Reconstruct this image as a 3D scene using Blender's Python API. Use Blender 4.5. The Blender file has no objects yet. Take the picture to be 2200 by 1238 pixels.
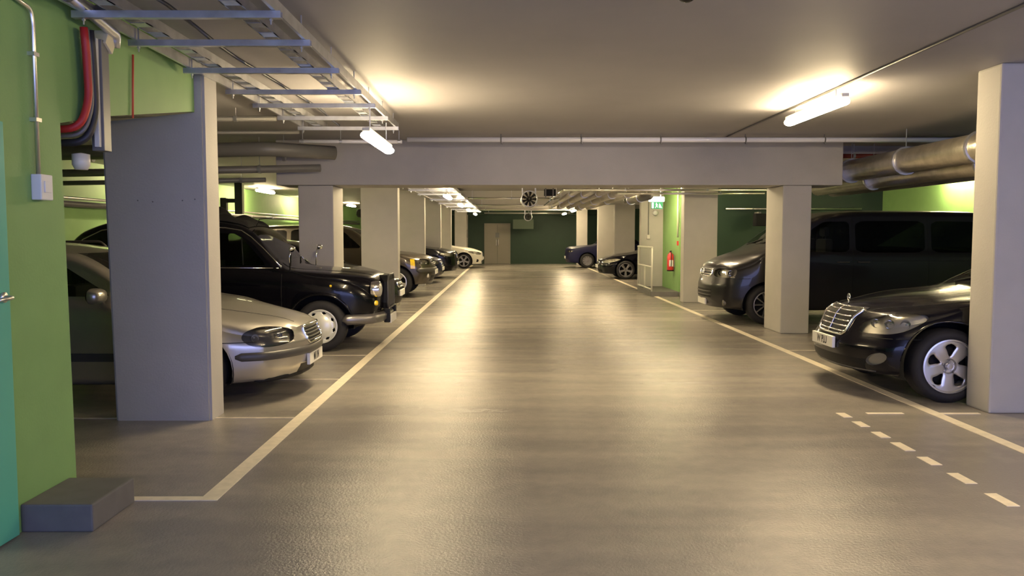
import bpy, bmesh, math, random
import numpy as np
from mathutils import Vector, Matrix
random.seed(7)
sc = bpy.context.scene
C = sc.collection
PI = math.pi

# ---------------------------------------------------------------- camera, world, exposure
cam_d = bpy.data.cameras.new('camera')
cam = bpy.data.objects.new('camera', cam_d)
C.objects.link(cam)
cam_d.sensor_width = 36.0
cam_d.lens = 36.0 * 1750 / 2200
cam.location = (0, 0, 1.53)
cam.rotation_euler = (math.radians(90 - 3.79), 0, math.radians(-0.33))
cam_d.clip_start = 0.05
cam_d.clip_end = 200
sc.camera = cam
sc.view_settings.view_transform = 'Standard'
sc.view_settings.look = 'None'
sc.view_settings.gamma = 1
sc.view_settings.use_curve_mapping = False
sc.view_settings.exposure = 1.3
sc.cycles.use_denoising = True
sc.cycles.max_bounces = 8
sc.cycles.diffuse_bounces = 4
sc.cycles.glossy_bounces = 4
sc.cycles.transmission_bounces = 6
sc.cycles.transparent_max_bounces = 12
sc.cycles.sample_clamp_indirect = 6

# cool daylight from the open ramp behind the camera
world = bpy.data.worlds.new('daylight')
sc.world = world
world.use_nodes = True
wbg = world.node_tree.nodes['Background']
wbg.inputs[0].default_value = (0.40, 0.46, 1.0, 1)
wbg.inputs[1].default_value = 1.85
portal_d = bpy.data.lights.new('ramp_opening', 'AREA')
portal_d.shape = 'RECTANGLE'
portal_d.size = 12.6
portal_d.size_y = 2.9
portal_d.cycles.is_portal = True
portal = bpy.data.objects.new('ramp_opening', portal_d)
C.objects.link(portal)
portal.location = (3.8, -3.9, 1.5)
portal.rotation_euler = (math.radians(-90), 0, math.radians(180))
LAMP = 60.0            # strength of the fluorescent tubes
LAMP_COL = (1.0, 0.785, 0.455)

# ---------------------------------------------------------------- materials
def new_mat(name):
    m = bpy.data.materials.new(name)
    m.use_nodes = True
    return m, m.node_tree, m.node_tree.nodes['Principled BSDF']

def mat(name, col, rough=0.5, metal=0.0, coat=0.0, spec=0.5, noise=0.0, nscale=8.0, bump=0.0, bscale=40.0, emit=None, estr=0.0):
    m, nt, b = new_mat(name)
    b.inputs['Base Color'].default_value = (*col, 1)
    b.inputs['Roughness'].default_value = rough
    b.inputs['Metallic'].default_value = metal
    b.inputs['Coat Weight'].default_value = coat
    b.inputs['Coat Roughness'].default_value = 0.03
    b.inputs['Specular IOR Level'].default_value = spec
    if emit:
        b.inputs['Emission Color'].default_value = (*emit, 1)
        b.inputs['Emission Strength'].default_value = estr
    if noise or bump:
        tc = nt.nodes.new('ShaderNodeTexCoord')
    if noise:
        n = nt.nodes.new('ShaderNodeTexNoise')
        n.inputs['Scale'].default_value = nscale
        n.inputs['Detail'].default_value = 6
        nt.links.new(tc.outputs['Object'], n.inputs['Vector'])
        r = nt.nodes.new('ShaderNodeMapRange')
        r.inputs['From Min'].default_value = 0.3
        r.inputs['From Max'].default_value = 0.7
        r.inputs['To Min'].default_value = 1 - noise
        r.inputs['To Max'].default_value = 1 + noise
        nt.links.new(n.outputs['Fac'], r.inputs['Value'])
        mx = nt.nodes.new('ShaderNodeVectorMath')
        mx.operation = 'SCALE'
        mx.inputs[0].default_value = col
        nt.links.new(r.outputs['Result'], mx.inputs['Scale'])
        nt.links.new(mx.outputs['Vector'], b.inputs['Base Color'])
    if bump:
        n2 = nt.nodes.new('ShaderNodeTexNoise')
        n2.inputs['Scale'].default_value = bscale
        n2.inputs['Detail'].default_value = 4
        nt.links.new(tc.outputs['Object'], n2.inputs['Vector'])
        bp = nt.nodes.new('ShaderNodeBump')
        bp.inputs['Strength'].default_value = bump
        bp.inputs['Distance'].default_value = 0.01
        nt.links.new(n2.outputs['Fac'], bp.inputs['Height'])
        nt.links.new(bp.outputs['Normal'], b.inputs['Normal'])
    return m

def floor_mat():
    m, nt, b = new_mat('sealed_concrete_floor')
    tc = nt.nodes.new('ShaderNodeTexCoord')
    N = nt.nodes.new
    L = nt.links.new
    big = N('ShaderNodeTexNoise'); big.inputs['Scale'].default_value = 0.35; big.inputs['Detail'].default_value = 5
    fine = N('ShaderNodeTexNoise'); fine.inputs['Scale'].default_value = 9; fine.inputs['Detail'].default_value = 8
    mp = N('ShaderNodeMapping'); mp.inputs['Scale'].default_value = (0.25, 1.4, 1)   # cross streaks of the troweled coating
    L(tc.outputs['Object'], mp.inputs['Vector'])
    strk = N('ShaderNodeTexNoise'); strk.inputs['Scale'].default_value = 2.0; strk.inputs['Detail'].default_value = 1.5
    L(mp.outputs['Vector'], strk.inputs['Vector'])
    for n in (big, fine): L(tc.outputs['Object'], n.inputs['Vector'])
    a1 = N('ShaderNodeMath'); a1.operation = 'ADD'; L(big.outputs['Fac'], a1.inputs[0]); L(strk.outputs['Fac'], a1.inputs[1])
    a2 = N('ShaderNodeMath'); a2.operation = 'MULTIPLY_ADD'; L(fine.outputs['Fac'], a2.inputs[0]); a2.inputs[1].default_value = 0.5; L(a1.outputs[0], a2.inputs[2])
    a3 = N('ShaderNodeMath'); a3.operation = 'MULTIPLY'; a3.inputs[1].default_value = 0.4; L(a2.outputs[0], a3.inputs[0])
    cr = N('ShaderNodeValToRGB')
    cr.color_ramp.elements[0].position = 0.42; cr.color_ramp.elements[0].color = (0.245, 0.225, 0.205, 1)
    cr.color_ramp.elements[1].position = 0.60; cr.color_ramp.elements[1].color = (0.335, 0.305, 0.265, 1)
    L(a3.outputs[0], cr.inputs['Fac'])
    L(cr.outputs['Color'], b.inputs['Base Color'])
    rr = N('ShaderNodeMapRange'); rr.inputs['From Min'].default_value = .35; rr.inputs['From Max'].default_value = .65
    rr.inputs['To Min'].default_value = 0.225; rr.inputs['To Max'].default_value = 0.262
    L(strk.outputs['Fac'], rr.inputs['Value']); L(rr.outputs['Result'], b.inputs['Roughness'])
    bn = N('ShaderNodeTexNoise'); bn.inputs['Scale'].default_value = 60; bn.inputs['Detail'].default_value = 4; bn.inputs['Roughness'].default_value = 0.6
    L(tc.outputs['Object'], bn.inputs['Vector'])
    bp = N('ShaderNodeBump'); bp.inputs['Strength'].default_value = 0.45; bp.inputs['Distance'].default_value = 0.008
    L(bn.outputs['Fac'], bp.inputs['Height'])
    bp2 = N('ShaderNodeBump'); bp2.inputs['Strength'].default_value = 0.22; bp2.inputs['Distance'].default_value = 0.012
    L(strk.outputs['Fac'], bp2.inputs['Height']); L(bp.outputs['Normal'], bp2.inputs['Normal'])
    L(bp2.outputs['Normal'], b.inputs['Normal'])
    return m

def glass_mat(name, tint, gloss=1.0):
    m = bpy.data.materials.new(name); m.use_nodes = True
    nt = m.node_tree
    for n in list(nt.nodes): nt.nodes.remove(n)
    o = nt.nodes.new('ShaderNodeOutputMaterial')
    t = nt.nodes.new('ShaderNodeBsdfTransparent'); t.inputs[0].default_value = (*tint, 1)
    g = nt.nodes.new('ShaderNodeBsdfGlossy'); g.inputs['Roughness'].default_value = 0.02
    g.inputs[0].default_value = (gloss, gloss, gloss, 1)
    fr = nt.nodes.new('ShaderNodeFresnel'); fr.inputs[0].default_value = 1.5
    mx = nt.nodes.new('ShaderNodeMixShader')
    nt.links.new(fr.outputs[0], mx.inputs[0]); nt.links.new(t.outputs[0], mx.inputs[1]); nt.links.new(g.outputs[0], mx.inputs[2])
    nt.links.new(mx.outputs[0], o.inputs[0])
    return m

M = {}
M['floor'] = floor_mat()
M['ceiling'] = mat('painted_ceiling', (0.37, 0.355, 0.37), 0.62, noise=0.04, nscale=1.2, bump=0.08, bscale=12)
M['column'] = mat('painted_concrete', (0.44, 0.42, 0.39), 0.65, noise=0.04, nscale=3, bump=0.15, bscale=60)
M['green'] = mat('green_paint', (0.195, 0.36, 0.12), 0.6, noise=0.05, nscale=4, bump=0.1, bscale=60)
M['green_dark'] = mat('dark_green_with_shade', (0.012, 0.036, 0.018), 0.6, noise=0.06, nscale=3)  # dark green; on the core front it stands in for shade
M['teal'] = mat('teal_door_paint', (0.10, 0.42, 0.30), 0.45)
M['kerb'] = mat('kerb_concrete', (0.13, 0.125, 0.12), 0.7, noise=0.1, nscale=8)
M['line'] = mat('road_paint', (0.78, 0.70, 0.55), 0.45, noise=0.1, nscale=14)
M['line_worn'] = mat('worn_road_paint', (0.50, 0.45, 0.36), 0.5, noise=0.25, nscale=10)
M['galv'] = mat('galvanised_steel', (0.62, 0.63, 0.66), 0.33, metal=0.85, noise=0.12, nscale=10)
M['steel'] = mat('brushed_steel', (0.80, 0.78, 0.76), 0.33, metal=1.0)
M['foil'] = mat('foil_lagging', (0.66, 0.61, 0.52), 0.30, metal=0.9, noise=0.15, nscale=6, bump=0.5, bscale=20)
M['lagging'] = mat('pale_pipe_lagging', (0.50, 0.47, 0.40), 0.5, noise=0.1, nscale=6, bump=0.3, bscale=14)
M['pipe_grey'] = mat('grey_pipe_paint', (0.15, 0.145, 0.135), 0.4)
M['red_pipe'] = mat('dark_red_pipe_paint', (0.16, 0.02, 0.012), 0.4)
M['red'] = mat('red_enamel', (0.62, 0.03, 0.03), 0.3, coat=0.5)
M['red_cable'] = mat('red_cable_sheath', (0.42, 0.02, 0.02), 0.5)
M['orange_cable'] = mat('orange_cable', (0.65, 0.10, 0.05), 0.5)
M['black_cable'] = mat('black_cable_sheath', (0.02, 0.02, 0.025), 0.5)
M['cream'] = mat('cream_plastic', (0.70, 0.62, 0.38), 0.5)
M['white'] = mat('white_plastic', (0.72, 0.72, 0.72), 0.4)
M['steel_glare'] = mat('steel_pipe_glare', (0.88, 0.86, 0.88), 0.25, coat=1.0)  # white base colour paints in the lamp glare on steel pipes
M['white_metal'] = mat('white_enamel', (0.66, 0.64, 0.56), 0.35)
M['door_paint'] = mat('grey_door_paint', (0.22, 0.20, 0.155), 0.5)
M['sign_board'] = mat('grey_green_board', (0.05, 0.075, 0.045), 0.5)
M['black'] = mat('black_plastic', (0.008, 0.008, 0.009), 0.5, spec=0.2)
M['rubber'] = mat('tyre_rubber', (0.014, 0.013, 0.015), 0.75, bump=0.2, bscale=60)
M['well'] = mat('wheel_arch_lining', (0.006, 0.006, 0.007), 0.9)
M['trim_grey'] = mat('grey_bumper_plastic', (0.055, 0.052, 0.05), 0.42)
M['chrome'] = mat('chrome', (0.80, 0.79, 0.77), 0.09, metal=1.0)
M['alloy'] = mat('alloy_silver', (0.62, 0.60, 0.57), 0.28, metal=0.75)
M['alloy_dark'] = mat('alloy_dull', (0.25, 0.24, 0.24), 0.35, metal=0.8)
M['hubcap'] = mat('silver_painted_hubcap', (0.74, 0.74, 0.66), 0.32, metal=0.25, coat=0.3)
M['plate'] = mat('white_plate', (0.80, 0.78, 0.72), 0.35)
M['plate_text'] = mat('plate_lettering', (0.01, 0.01, 0.012), 0.4)
M['glass'] = glass_mat('tinted_car_glass', (0.30, 0.32, 0.30))
M['glass_dark'] = glass_mat('privacy_car_glass', (0.02, 0.02, 0.025), 0.7)
M['lens'] = glass_mat('lamp_lens', (0.86, 0.86, 0.84))
M['amber'] = mat('amber_lens', (0.90, 0.62, 0.02), 0.15, coat=1.0)
M['reflector'] = mat('lamp_reflector', (0.56, 0.54, 0.49), 0.22, metal=0.35)
M['reflector_dark'] = mat('smoked_lamp_reflector', (0.14, 0.13, 0.115), 0.25, metal=0.3)
M['silver_paint'] = mat('silver_car_paint', (0.46, 0.44, 0.40), 0.30, metal=0.8, coat=0.6)
M['black_paint'] = mat('black_car_paint', (0.002, 0.002, 0.005), 0.22, coat=0.42, spec=0.15)
M['taxi_paint'] = mat('taxi_black_paint', (0.002, 0.002, 0.004), 0.22, coat=0.4, spec=0.2)
M['grey_paint'] = mat('dark_grey_car_paint', (0.020, 0.019, 0.022), 0.30, metal=0.4, coat=0.4, spec=0.3)
M['brown_paint'] = mat('brown_grey_car_paint', (0.055, 0.044, 0.032), 0.3, metal=0.5, coat=0.6)
M['blue_paint'] = mat('dark_blue_car_paint', (0.006, 0.007, 0.040), 0.3, metal=0.2, coat=0.7)
M['blue_dull'] = mat('flat_blue_car_paint', (0.006, 0.007, 0.040), 0.45, spec=0.3)
M['white_paint'] = mat('white_car_paint', (0.80, 0.77, 0.66), 0.3, coat=0.8)
M['seat'] = mat('dark_seat_fabric', (0.05, 0.05, 0.055), 0.8)
M['seat_pale'] = mat('pale_seat_vinyl', (0.45, 0.44, 0.40), 0.5)
M['cloth'] = mat('dark_cloth', (0.012, 0.011, 0.010), 0.9, bump=0.6, bscale=25)
M['sign_green'] = mat('exit_sign_green', (0.005, 0.14, 0.06), 0.4, emit=(0.01, 0.32, 0.13), estr=0.10)
M['sign_white'] = mat('exit_sign_white', (0.8, 0.85, 0.8), 0.4, emit=(0.75, 1.0, 0.8), estr=0.35)
M['lamp'] = mat('lit_diffuser', (0.9, 0.9, 0.85), 0.4, emit=LAMP_COL, estr=LAMP)
M['lamp_white'] = mat('lit_emergency_diffuser', (0.9, 0.9, 0.85), 0.4, emit=(0.85, 1.0, 0.75), estr=2.5)
M['gap'] = mat('panel_gap', (0.003, 0.003, 0.003), 0.8)

# ---------------------------------------------------------------- helpers
def tag(o, label=None, cat=None, group=None, kind=None):
    if label: o['label'] = label
    if cat: o['category'] = cat
    if group: o['group'] = group
    if kind: o['kind'] = kind
    return o

def obj(name, bm, m, parent=None, smooth=None, label=None):
    me = bpy.data.meshes.new(name)
    bmesh.ops.recalc_face_normals(bm, faces=bm.faces) if smooth != 'keep' else None
    if smooth:
        for f in bm.faces: f.smooth = True
    bm.to_mesh(me); bm.free()
    o = bpy.data.objects.new(name, me)
    me.materials.append(M[m])
    C.objects.link(o)
    if parent: o.parent = parent
    if label: o['label'] = label
    if smooth == 'auto':
        me.set_sharp_from_angle(angle=math.radians(38))
    return o

def thing(name, label, cat, loc=(0, 0, 0), rotz=0.0, group=None):
    o = bpy.data.objects.new(name, None)
    C.objects.link(o)
    o.empty_display_size = 0.1
    o.location = loc; o.rotation_euler = (0, 0, rotz)
    return tag(o, label, cat, group)

def dup(root, loc, rotz=0.0, label=None, group=None):
    r = root.copy(); C.objects.link(r); r.location = loc; r.rotation_euler = (0, 0, rotz)
    if label: r['label'] = label
    if group: r['group'] = group
    for ch in list(root.children):
        c = ch.copy(); C.objects.link(c); c.parent = r
        for g in list(ch.children):
            d = g.copy(); C.objects.link(d); d.parent = c
    return r

def struct(name, bm, m, smooth=None):
    return tag(obj(name, bm, m, None, smooth), kind='structure')

def box(bm, x0, x1, y0, y1, z0, z1, bev=0.0):
    x0, x1 = sorted((x0, x1)); y0, y1 = sorted((y0, y1)); z0, z1 = sorted((z0, z1))
    mtx = Matrix.Translation(((x0 + x1) / 2, (y0 + y1) / 2, (z0 + z1) / 2)) @ Matrix.Diagonal((x1 - x0, y1 - y0, z1 - z0, 1))
    r = bmesh.ops.create_cube(bm, size=1.0, matrix=mtx)
    if bev:
        es = set()
        for v in r['verts']: es.update(v.link_edges)
        bmesh.ops.bevel(bm, geom=list(es), offset=bev, segments=2, affect='EDGES', profile=0.6)
    return bm

def B(*a, **k):
    return box(bmesh.new(), *a, **k)

def frames(pts):
    P = [Vector(p) for p in pts]
    T = []
    for i in range(len(P)):
        a = P[max(i - 1, 0)]; b = P[min(i + 1, len(P) - 1)]
        T.append((b - a).normalized())
    up = Vector((0, 0, 1)) if abs(T[0].z) < 0.9 else Vector((1, 0, 0))
    n = (up - T[0] * up.dot(T[0])).normalized()
    out = []
    for t in T:
        n = (n - t * n.dot(t)).normalized()
        out.append((n, t.cross(n)))
    return P, out

def tube(bm, pts, r, n=12, cap=True):
    P, F = frames(pts)
    rings = []
    for i, (p, (a, b)) in enumerate(zip(P, F)):
        ri = r[i] if isinstance(r, (list, tuple)) else r
        rings.append([bm.verts.new(p + (a * math.cos(2 * PI * k / n) + b * math.sin(2 * PI * k / n)) * ri) for k in range(n)])
    for i in range(len(rings) - 1):
        for k in range(n):
            bm.faces.new((rings[i][k], rings[i][(k + 1) % n], rings[i + 1][(k + 1) % n], rings[i + 1][k]))
    if cap:
        bm.faces.new(rings[0][::-1]); bm.faces.new(rings[-1])
    return bm

def T(*a, **k):
    return tube(bmesh.new(), *a, **k)

def bend(pts, r=0.08, n=5):
    """round the corners of a polyline"""
    P = [Vector(p) for p in pts]
    out = [P[0]]
    for i in range(1, len(P) - 1):
        a = (P[i - 1] - P[i]); b = (P[i + 1] - P[i])
        ra = min(r, a.length * .45, b.length * .45)
        p0 = P[i] + a.normalized() * ra; p1 = P[i] + b.normalized() * ra
        for k in range(n + 1):
            t = k / n
            out.append(p0 * (1 - t) ** 2 + P[i] * 2 * t * (1 - t) + p1 * t * t)
    out.append(P[-1])
    return out

def lathe(bm, prof, cen=(0, 0, 0), axis='y', n=48, sgn=1, close=False):
    """prof = [(radius, offset along axis)]"""
    cen = Vector(cen); rings = []
    for r, h in prof:
        ring = []
        for k in range(n):
            a = 2 * PI * k / n; c, s = r * math.cos(a), r * math.sin(a)
            v = {'y': (c, h * sgn, s), 'z': (c, s, h * sgn), 'x': (h * sgn, c, s)}[axis]
            ring.append(bm.verts.new(cen + Vector(v)))
        rings.append(ring)
    for i in range(len(rings) - 1):
        for k in range(n):
            bm.faces.new((rings[i][k], rings[i][(k + 1) % n], rings[i + 1][(k + 1) % n], rings[i + 1][k]))
    if close:
        bm.faces.new(rings[0]); bm.faces.new(rings[-1])
    bmesh.ops.remove_doubles(bm, verts=bm.verts, dist=1e-5)
    return bm

def prism(bm, poly, axis, a, b):
    """polygon (2D, in the two other axes) extruded along axis from a to b"""
    def P(u, v, w):
        return {'x': (w, u, v), 'y': (u, w, v), 'z': (u, v, w)}[axis]
    A = [bm.verts.new(P(u, v, a)) for u, v in poly]
    Bv = [bm.verts.new(P(u, v, b)) for u, v in poly]
    n = len(poly)
    bm.faces.new(A); bm.faces.new(Bv[::-1])
    for i in range(n):
        bm.faces.new((A[i], A[(i + 1) % n], Bv[(i + 1) % n], Bv[i]))
    return bm

def text_mesh(s, size, m, parent, mtx, name='lettering', extrude=0.001, width=1.0):
    cu = bpy.data.curves.new('text', 'FONT')
    cu.body = s; cu.size = size; cu.extrude = extrude; cu.align_x = 'CENTER'; cu.align_y = 'CENTER'; cu.offset = size * 0.018
    to = bpy.data.objects.new('text', cu)
    me = bpy.data.meshes.new_from_object(to)
    me.transform(Matrix.Diagonal((width, 1, 1, 1)))
    me.transform(mtx)
    bpy.data.objects.remove(to); bpy.data.curves.remove(cu)
    me.materials.clear(); me.materials.append(M[m])
    o = bpy.data.objects.new(name, me)
    C.objects.link(o); o.parent = parent
    return o

# ================================================================ THE SETTING
CZ = 2.95       # ceiling before the first beam
CZ2 = 2.80      # ceiling beyond it
XL, XR = -7.4, 9.15
YE = 41.9
struct('floor', B(XL - .3, XR + .3, -4, YE + .3, -0.2, 0), 'floor')
bm = B(XL - .3, XR + .3, -4, 13.25, CZ, CZ + .25)
box(bm, XL - .3, XR + .3, 13.25, YE + .3, CZ2, CZ + .25)
struct('ceiling', bm, 'ceiling')
bm = B(XL - .3, XL, 4.5, YE, 0, CZ2)
box(bm, XL - .3, XL, 4.5, 13.25, CZ2, CZ)
struct('wall_left', bm, 'green')
bm = B(XR, XR + .3, -4, YE, 0, CZ2)
box(bm, XR, XR + .3, -4, 13.25, CZ2, CZ)
struct('wall_right', bm, 'green')
struct('wall_end', B(XL - .3, XR + .3, YE, YE + .3, 0, CZ2), 'green_dark')
# near left wall with its raised header over the side opening
bm = bmesh.new()
prism(bm, [(-4, 0), (4.66, 0), (4.62, 2.15), (5.13, 2.26), (6.556, 2.50), (6.6, 2.50), (6.6, CZ), (-4, CZ)], 'x', -2.78, -2.5)
struct('wall_near_left', bm, 'green')
struct('wall_recess', B(XL - .3, -2.78, 4.25, 4.5, 0, CZ), 'green')
# service core on the right with the fire exit
bm = B(4.28, XR, 19.9, 20.1, 0, CZ2)
struct('wall_core', bm, 'green_dark')  # shade on the green core front is put into this darker colour
struct('wall_exit', B(4.2, 4.34, 19.9, 22.0, 0, CZ2), 'green')
struct('wall_stub', B(3.6, 5.0, 22.0, 22.25, 0, CZ2), 'column')
struct('wall_pier_far', B(-2.6, -2.02, 40.4, YE, 0, CZ2), 'column')
struct('trim_end_beam', B(XL, XR, 41.2, YE, 2.50, CZ2), 'green_dark')

# columns
cols = []
def column(name, x0, x1, y0, y1, ztop, label, grp):
    o = obj(name, B(x0, x1, y0, y1, 0, ztop, bev=0.018), 'column')
    tag(o, label, 'column', grp)
    return o
# the notched pier on the near left
bm = bmesh.new()
prism(bm, [(-3.215, 0), (-2.43, 0), (-2.43, CZ), (-2.525, CZ), (-2.525, 2.50), (-3.26, 2.425)], 'y', 6.62, 6.93)
bmesh.ops.bevel(bm, geom=[e for e in bm.edges if abs((e.verts[0].co - e.verts[1].co).z) > 1.0], offset=0.02, segments=2, affect='EDGES')
tag(obj('column', bm, 'column'), 'wide near column with a notched top between green wall and silver car', 'column')
column('column', 4.11, 4.95, 6.85, 7.2, CZ, 'nearest right column beside the black saloon with five-spoke wheel', None)
column('column', -3.19, -2.655, 12.5, 13.25, 2.27, 'left column under the cross beam, behind the black taxi', None)
column('column', 4.20, 4.64, 12.45, 13.25, 2.27, 'right column under the cross beam, in front of the dark grey van', None)
lab = ['pale column rising behind the small black car nose', 'pale column beyond the brown-grey off-roader', 'pale column behind the black off-roader at far left', 'pale column nearest the white car at far left']
for k, y in enumerate((18.15, 24.0, 29.8, 35.4)):
    column('column', -3.25, -2.43, y, y + .32, CZ2, lab[k], 'left row of columns beyond the beam')
lab = ['pale column between the exit recess and the dark van', None, 'pale column beyond the low black car on the right', 'pale column beside the flat blue car at the far right']
for k, y in enumerate((18.15, 24.0, 29.9, 35.4)):
    if k == 1: continue
    column('column', 3.93, 4.68, y, y + .32, CZ2, lab[k], 'right row of columns beyond the beam')
column('column', 3.42, 3.95, 40.2, 40.5, CZ2, 'farthest pale column in front of dark green end wall, right side', None)

# the cross beam
tag(obj('ceiling_beam', B(-3.5, 5.1, 12.44, 13.25, 2.272, CZ, bev=0.012), 'column'),
    'deep pale concrete beam crossing the whole aisle on two columns', 'beam')
for k, y in enumerate((18.2, 24.05, 29.85, 35.45)):
    tag(obj('ceiling_beam', B(-3.5, 5.1, y, y + .28, 2.60, CZ2), 'column'),
        ['shallow downstand beam, first behind the deep cross beam', 'shallow downstand beam, second behind the deep cross beam',
         'shallow downstand beam, third behind the deep cross beam', 'shallow downstand beam nearest the dark green end wall'][k], 'beam', 'downstand beams over the aisle')

# kerbs
tag(obj('kerb', B(-2.5, -2.13, 4.11, 4.58, 0, .145, bev=.01), 'kerb'), 'grey concrete kerb block at foot of green wall', 'kerb')
tag(obj('kerb', B(3.52, 4.2, 19.9, 22.0, 0, .12, bev=.01), 'kerb'), 'raised concrete step under the handrail by the fire exit', 'kerb')
tag(obj('kerb', B(4.2, 4.66, 19.2, 19.9, 0, .12, bev=.01), 'kerb'), 'low concrete step at foot of lit green exit wall', 'kerb')

# painted lines
def line(x0, x1, y0, y1, label, grp=None):
    tag(obj('floor_line', B(x0, x1, y0, y1, -0.01, 0.0035), 'line_worn' if grp and 'thin' in grp else 'line'), label, 'floor marking', grp)
bm = B(-1.775, -1.67, 4.60, 40, -0.01, .0035)
box(bm, -2.2, -1.776, 4.60, 4.67, -0.01, .0035)
tag(obj('floor_line', bm, 'line'), 'long white line with a hooked near end along left bays', 'floor marking')
line(3.60, 3.70, -3, 40, 'long white line along the right-hand bays')
ys = [(6.70, 6.87), (6.37, 6.55), (6.02, 6.20), (5.65, 5.88), (5.295, 5.49), (4.89, 5.11), (4.475, 4.70)]
od = ['farthest', 'second farthest', 'third farthest', 'middle', 'third nearest', 'second nearest', 'nearest']
for k, (a, b) in enumerate(ys):
    line(2.81, 2.885, a, b, od[k] + ' short dash of the broken white line at lower right', 'dashes of the broken line')
line(3.07, 3.38, 6.83, 6.88, 'short white cross mark between dashed line and long right line')
line(3.70, 4.03, 6.82, 6.87, 'short white bay mark at the foot of the nearest right column')
for y, lb in ((6.69, 'thin bay line running from the wide notched column'), (8.5, 'thin bay line passing under the silver estate car'), (10.2, 'thin bay line between silver estate car and black taxi')):
    line(-6.6, -1.776, y, y + .04, lb, 'thin bay lines on the left')
for y, lb in ((15.95, 'thin bay line just beyond the small black car'), (18.0, 'thin bay line at pale column behind the small black car'),
              (21.9, 'thin bay line beyond the brown-grey off-roader'), (27.2, 'thin bay line in front of the black off-roader'), (30.6, 'thin bay line behind the black off-roader')):
    line(-6.6, -1.776, y, y + .04, lb, 'thin bay lines on the left')
for y, lb in ((10.6, 'thin bay line between black saloon and cross beam column'), (16.2, 'thin bay line beyond the dark grey van'), (26.6, 'thin bay line in front of the low black car at right')):
    line(3.70, 8.6, y, y + .05, lb, 'thin bay lines on the right')

# end wall double door
door = tag(thing('door_1', None, None, (-.72, YE - .001, 0)), kind='structure')
door.name = 'door_1'
fr = bmesh.new()
box(fr, -.42, .84, -.06, 0, 2.02, 2.08); box(fr, -.46, -.40, -.06, 0, 0, 2.08); box(fr, .82, .88, -.06, 0, 0, 2.08)
obj('frame', fr, 'door_paint', door)
for s in (0, 1):
    l = obj('leaf', B(-.40 + s * .612, .205 + s * .612, -.05, -.01, .01, 2.02, bev=.004), 'door_paint', door)
    hx = .16 if s == 0 else .26
    obj('handle', T(bend([(hx, -.05, .95), (hx, -.10, .95), (hx, -.10, 1.25), (hx, -.05, 1.25)], .03), .012, n=8), 'steel', l, True)
    obj('sign_plate', B(hx - .05, hx + .05, -.056, -.051, 1.35, 1.6), 'pipe_grey', l)
tag(obj('wall_sign', B(.28, 1.32, 41.1, 41.18, 1.78, 2.27, bev=.01), 'sign_board'), 'blank grey-green board on end wall above and right of door', 'sign')

# near left teal door with lever handle
door = tag(thing('door_2', None, None, (-2.5, 3.1, 0)), kind='structure'); door.name = 'door_2'
lf = obj('leaf', B(-.02, .03, 0, .95, .01, 2.08, bev=.004), 'teal', door)
hb = bmesh.new()
lathe(hb, [(.0, .0), (.026, .0), (.026, .012), (0, .012)], (.03, .89, 1.22), 'x', 20)
tube(hb, bend([(.03, .89, 1.22), (.085, .89, 1.22), (.085, .77, 1.215)], .03), .010, n=10)
obj('handle', hb, 'steel', lf, True)

# ================================================================ LIGHTS
def batten(name, L, label, group, loc, hang=None, lit='lamp', rotz=0):
    """fluorescent batten along local y; the diffuser hangs below a white body; origin at the middle of the body top"""
    t = thing(name, label, 'lamp', loc, rotz, group)
    obj('housing', B(-.035, .035, -L / 2, L / 2, -.04, 0, bev=.008), 'white_metal', t)
    b = bmesh.new(); pr = []
    n = 14
    prof = [(.062 * math.cos(a), -.072 - .040 * math.sin(a) * 1.0) for a in [2 * PI * k / n for k in range(n)]]
    prev = None; sec = []
    for y, s in ((-L / 2, .30), (-L / 2 + .012, .75), (-L / 2 + .045, 1), (L / 2 - .045, 1), (L / 2 - .012, .75), (L / 2, .30)):
        ring = [b.verts.new((u * s, y, -.068 + (v + .068) * s)) for u, v in prof]
        sec.append(ring)
    for i in range(len(sec) - 1):
        for k in range(n):
            b.faces.new((sec[i][k], sec[i][(k + 1) % n], sec[i + 1][(k + 1) % n], sec[i + 1][k]))
    b.faces.new(sec[0]); b.faces.new(sec[-1])
    obj('diffuser', b, lit, t, True, label='glowing rounded diffuser')
    if hang:
        for s in (-1, 1):
            obj('hanger', T([(0, s * L * .35, 0), (0, s * L * .35, hang)], .006, n=8), 'galv', t)
    return t

G = 'lit battens hung over the left of the aisle'
l0 = batten('ceiling_light', 1.5, 'lit batten hanging under near cable tray in front of deep beam', G, (-1.32, 8.45, 2.53), .21)
lb = ['lit batten behind the deep cross beam, hidden by it', 'lit batten over left aisle, second row beyond the deep beam', 'lit batten over left aisle, third row beyond the deep beam',
      'lit batten over left aisle, fourth row beyond the deep beam', 'lit batten over left aisle, nearest the end wall']
for k, y in enumerate((14.6, 20.0, 25.6, 31.0, 37.0)):
    dup(l0, (-1.45, y, 2.50), 0, lb[k], G)
r0 = batten('ceiling_light', 1.58, 'bright lit batten on ceiling at upper right under a conduit', 'ceiling battens on the right', (3.19, 8.55, CZ - .09), .08)
dup(r0, (3.19, 3.0, CZ - .09), 0, 'ceiling batten to the right of the photographer, outside the frame')
r1 = batten('ceiling_light', 1.5, 'lit batten over right of aisle, nearer of the far pair', 'far battens on the right', (2.80, 34.6, 2.58))
dup(r1, (2.72, 39.0, 2.56), 0, 'lit batten over right of aisle, farther of the far pair')
dup(r1, (3.2, 15.0, CZ2), 0, 'lit batten on right ceiling just behind the deep beam')
dup(r1, (3.2, 19.7, CZ2), 0, 'lit batten hidden above the pale lagged pipes, nearer')
dup(r1, (3.2, 26.2, CZ2), 0, 'lit batten hidden above the pale lagged pipes, farther')
w0 = batten('ceiling_light', 1.5, 'lit batten by left green wall, seen above the taxi roof', 'battens along the left green wall', (-6.6, 22.4, CZ2 - .04))
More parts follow.
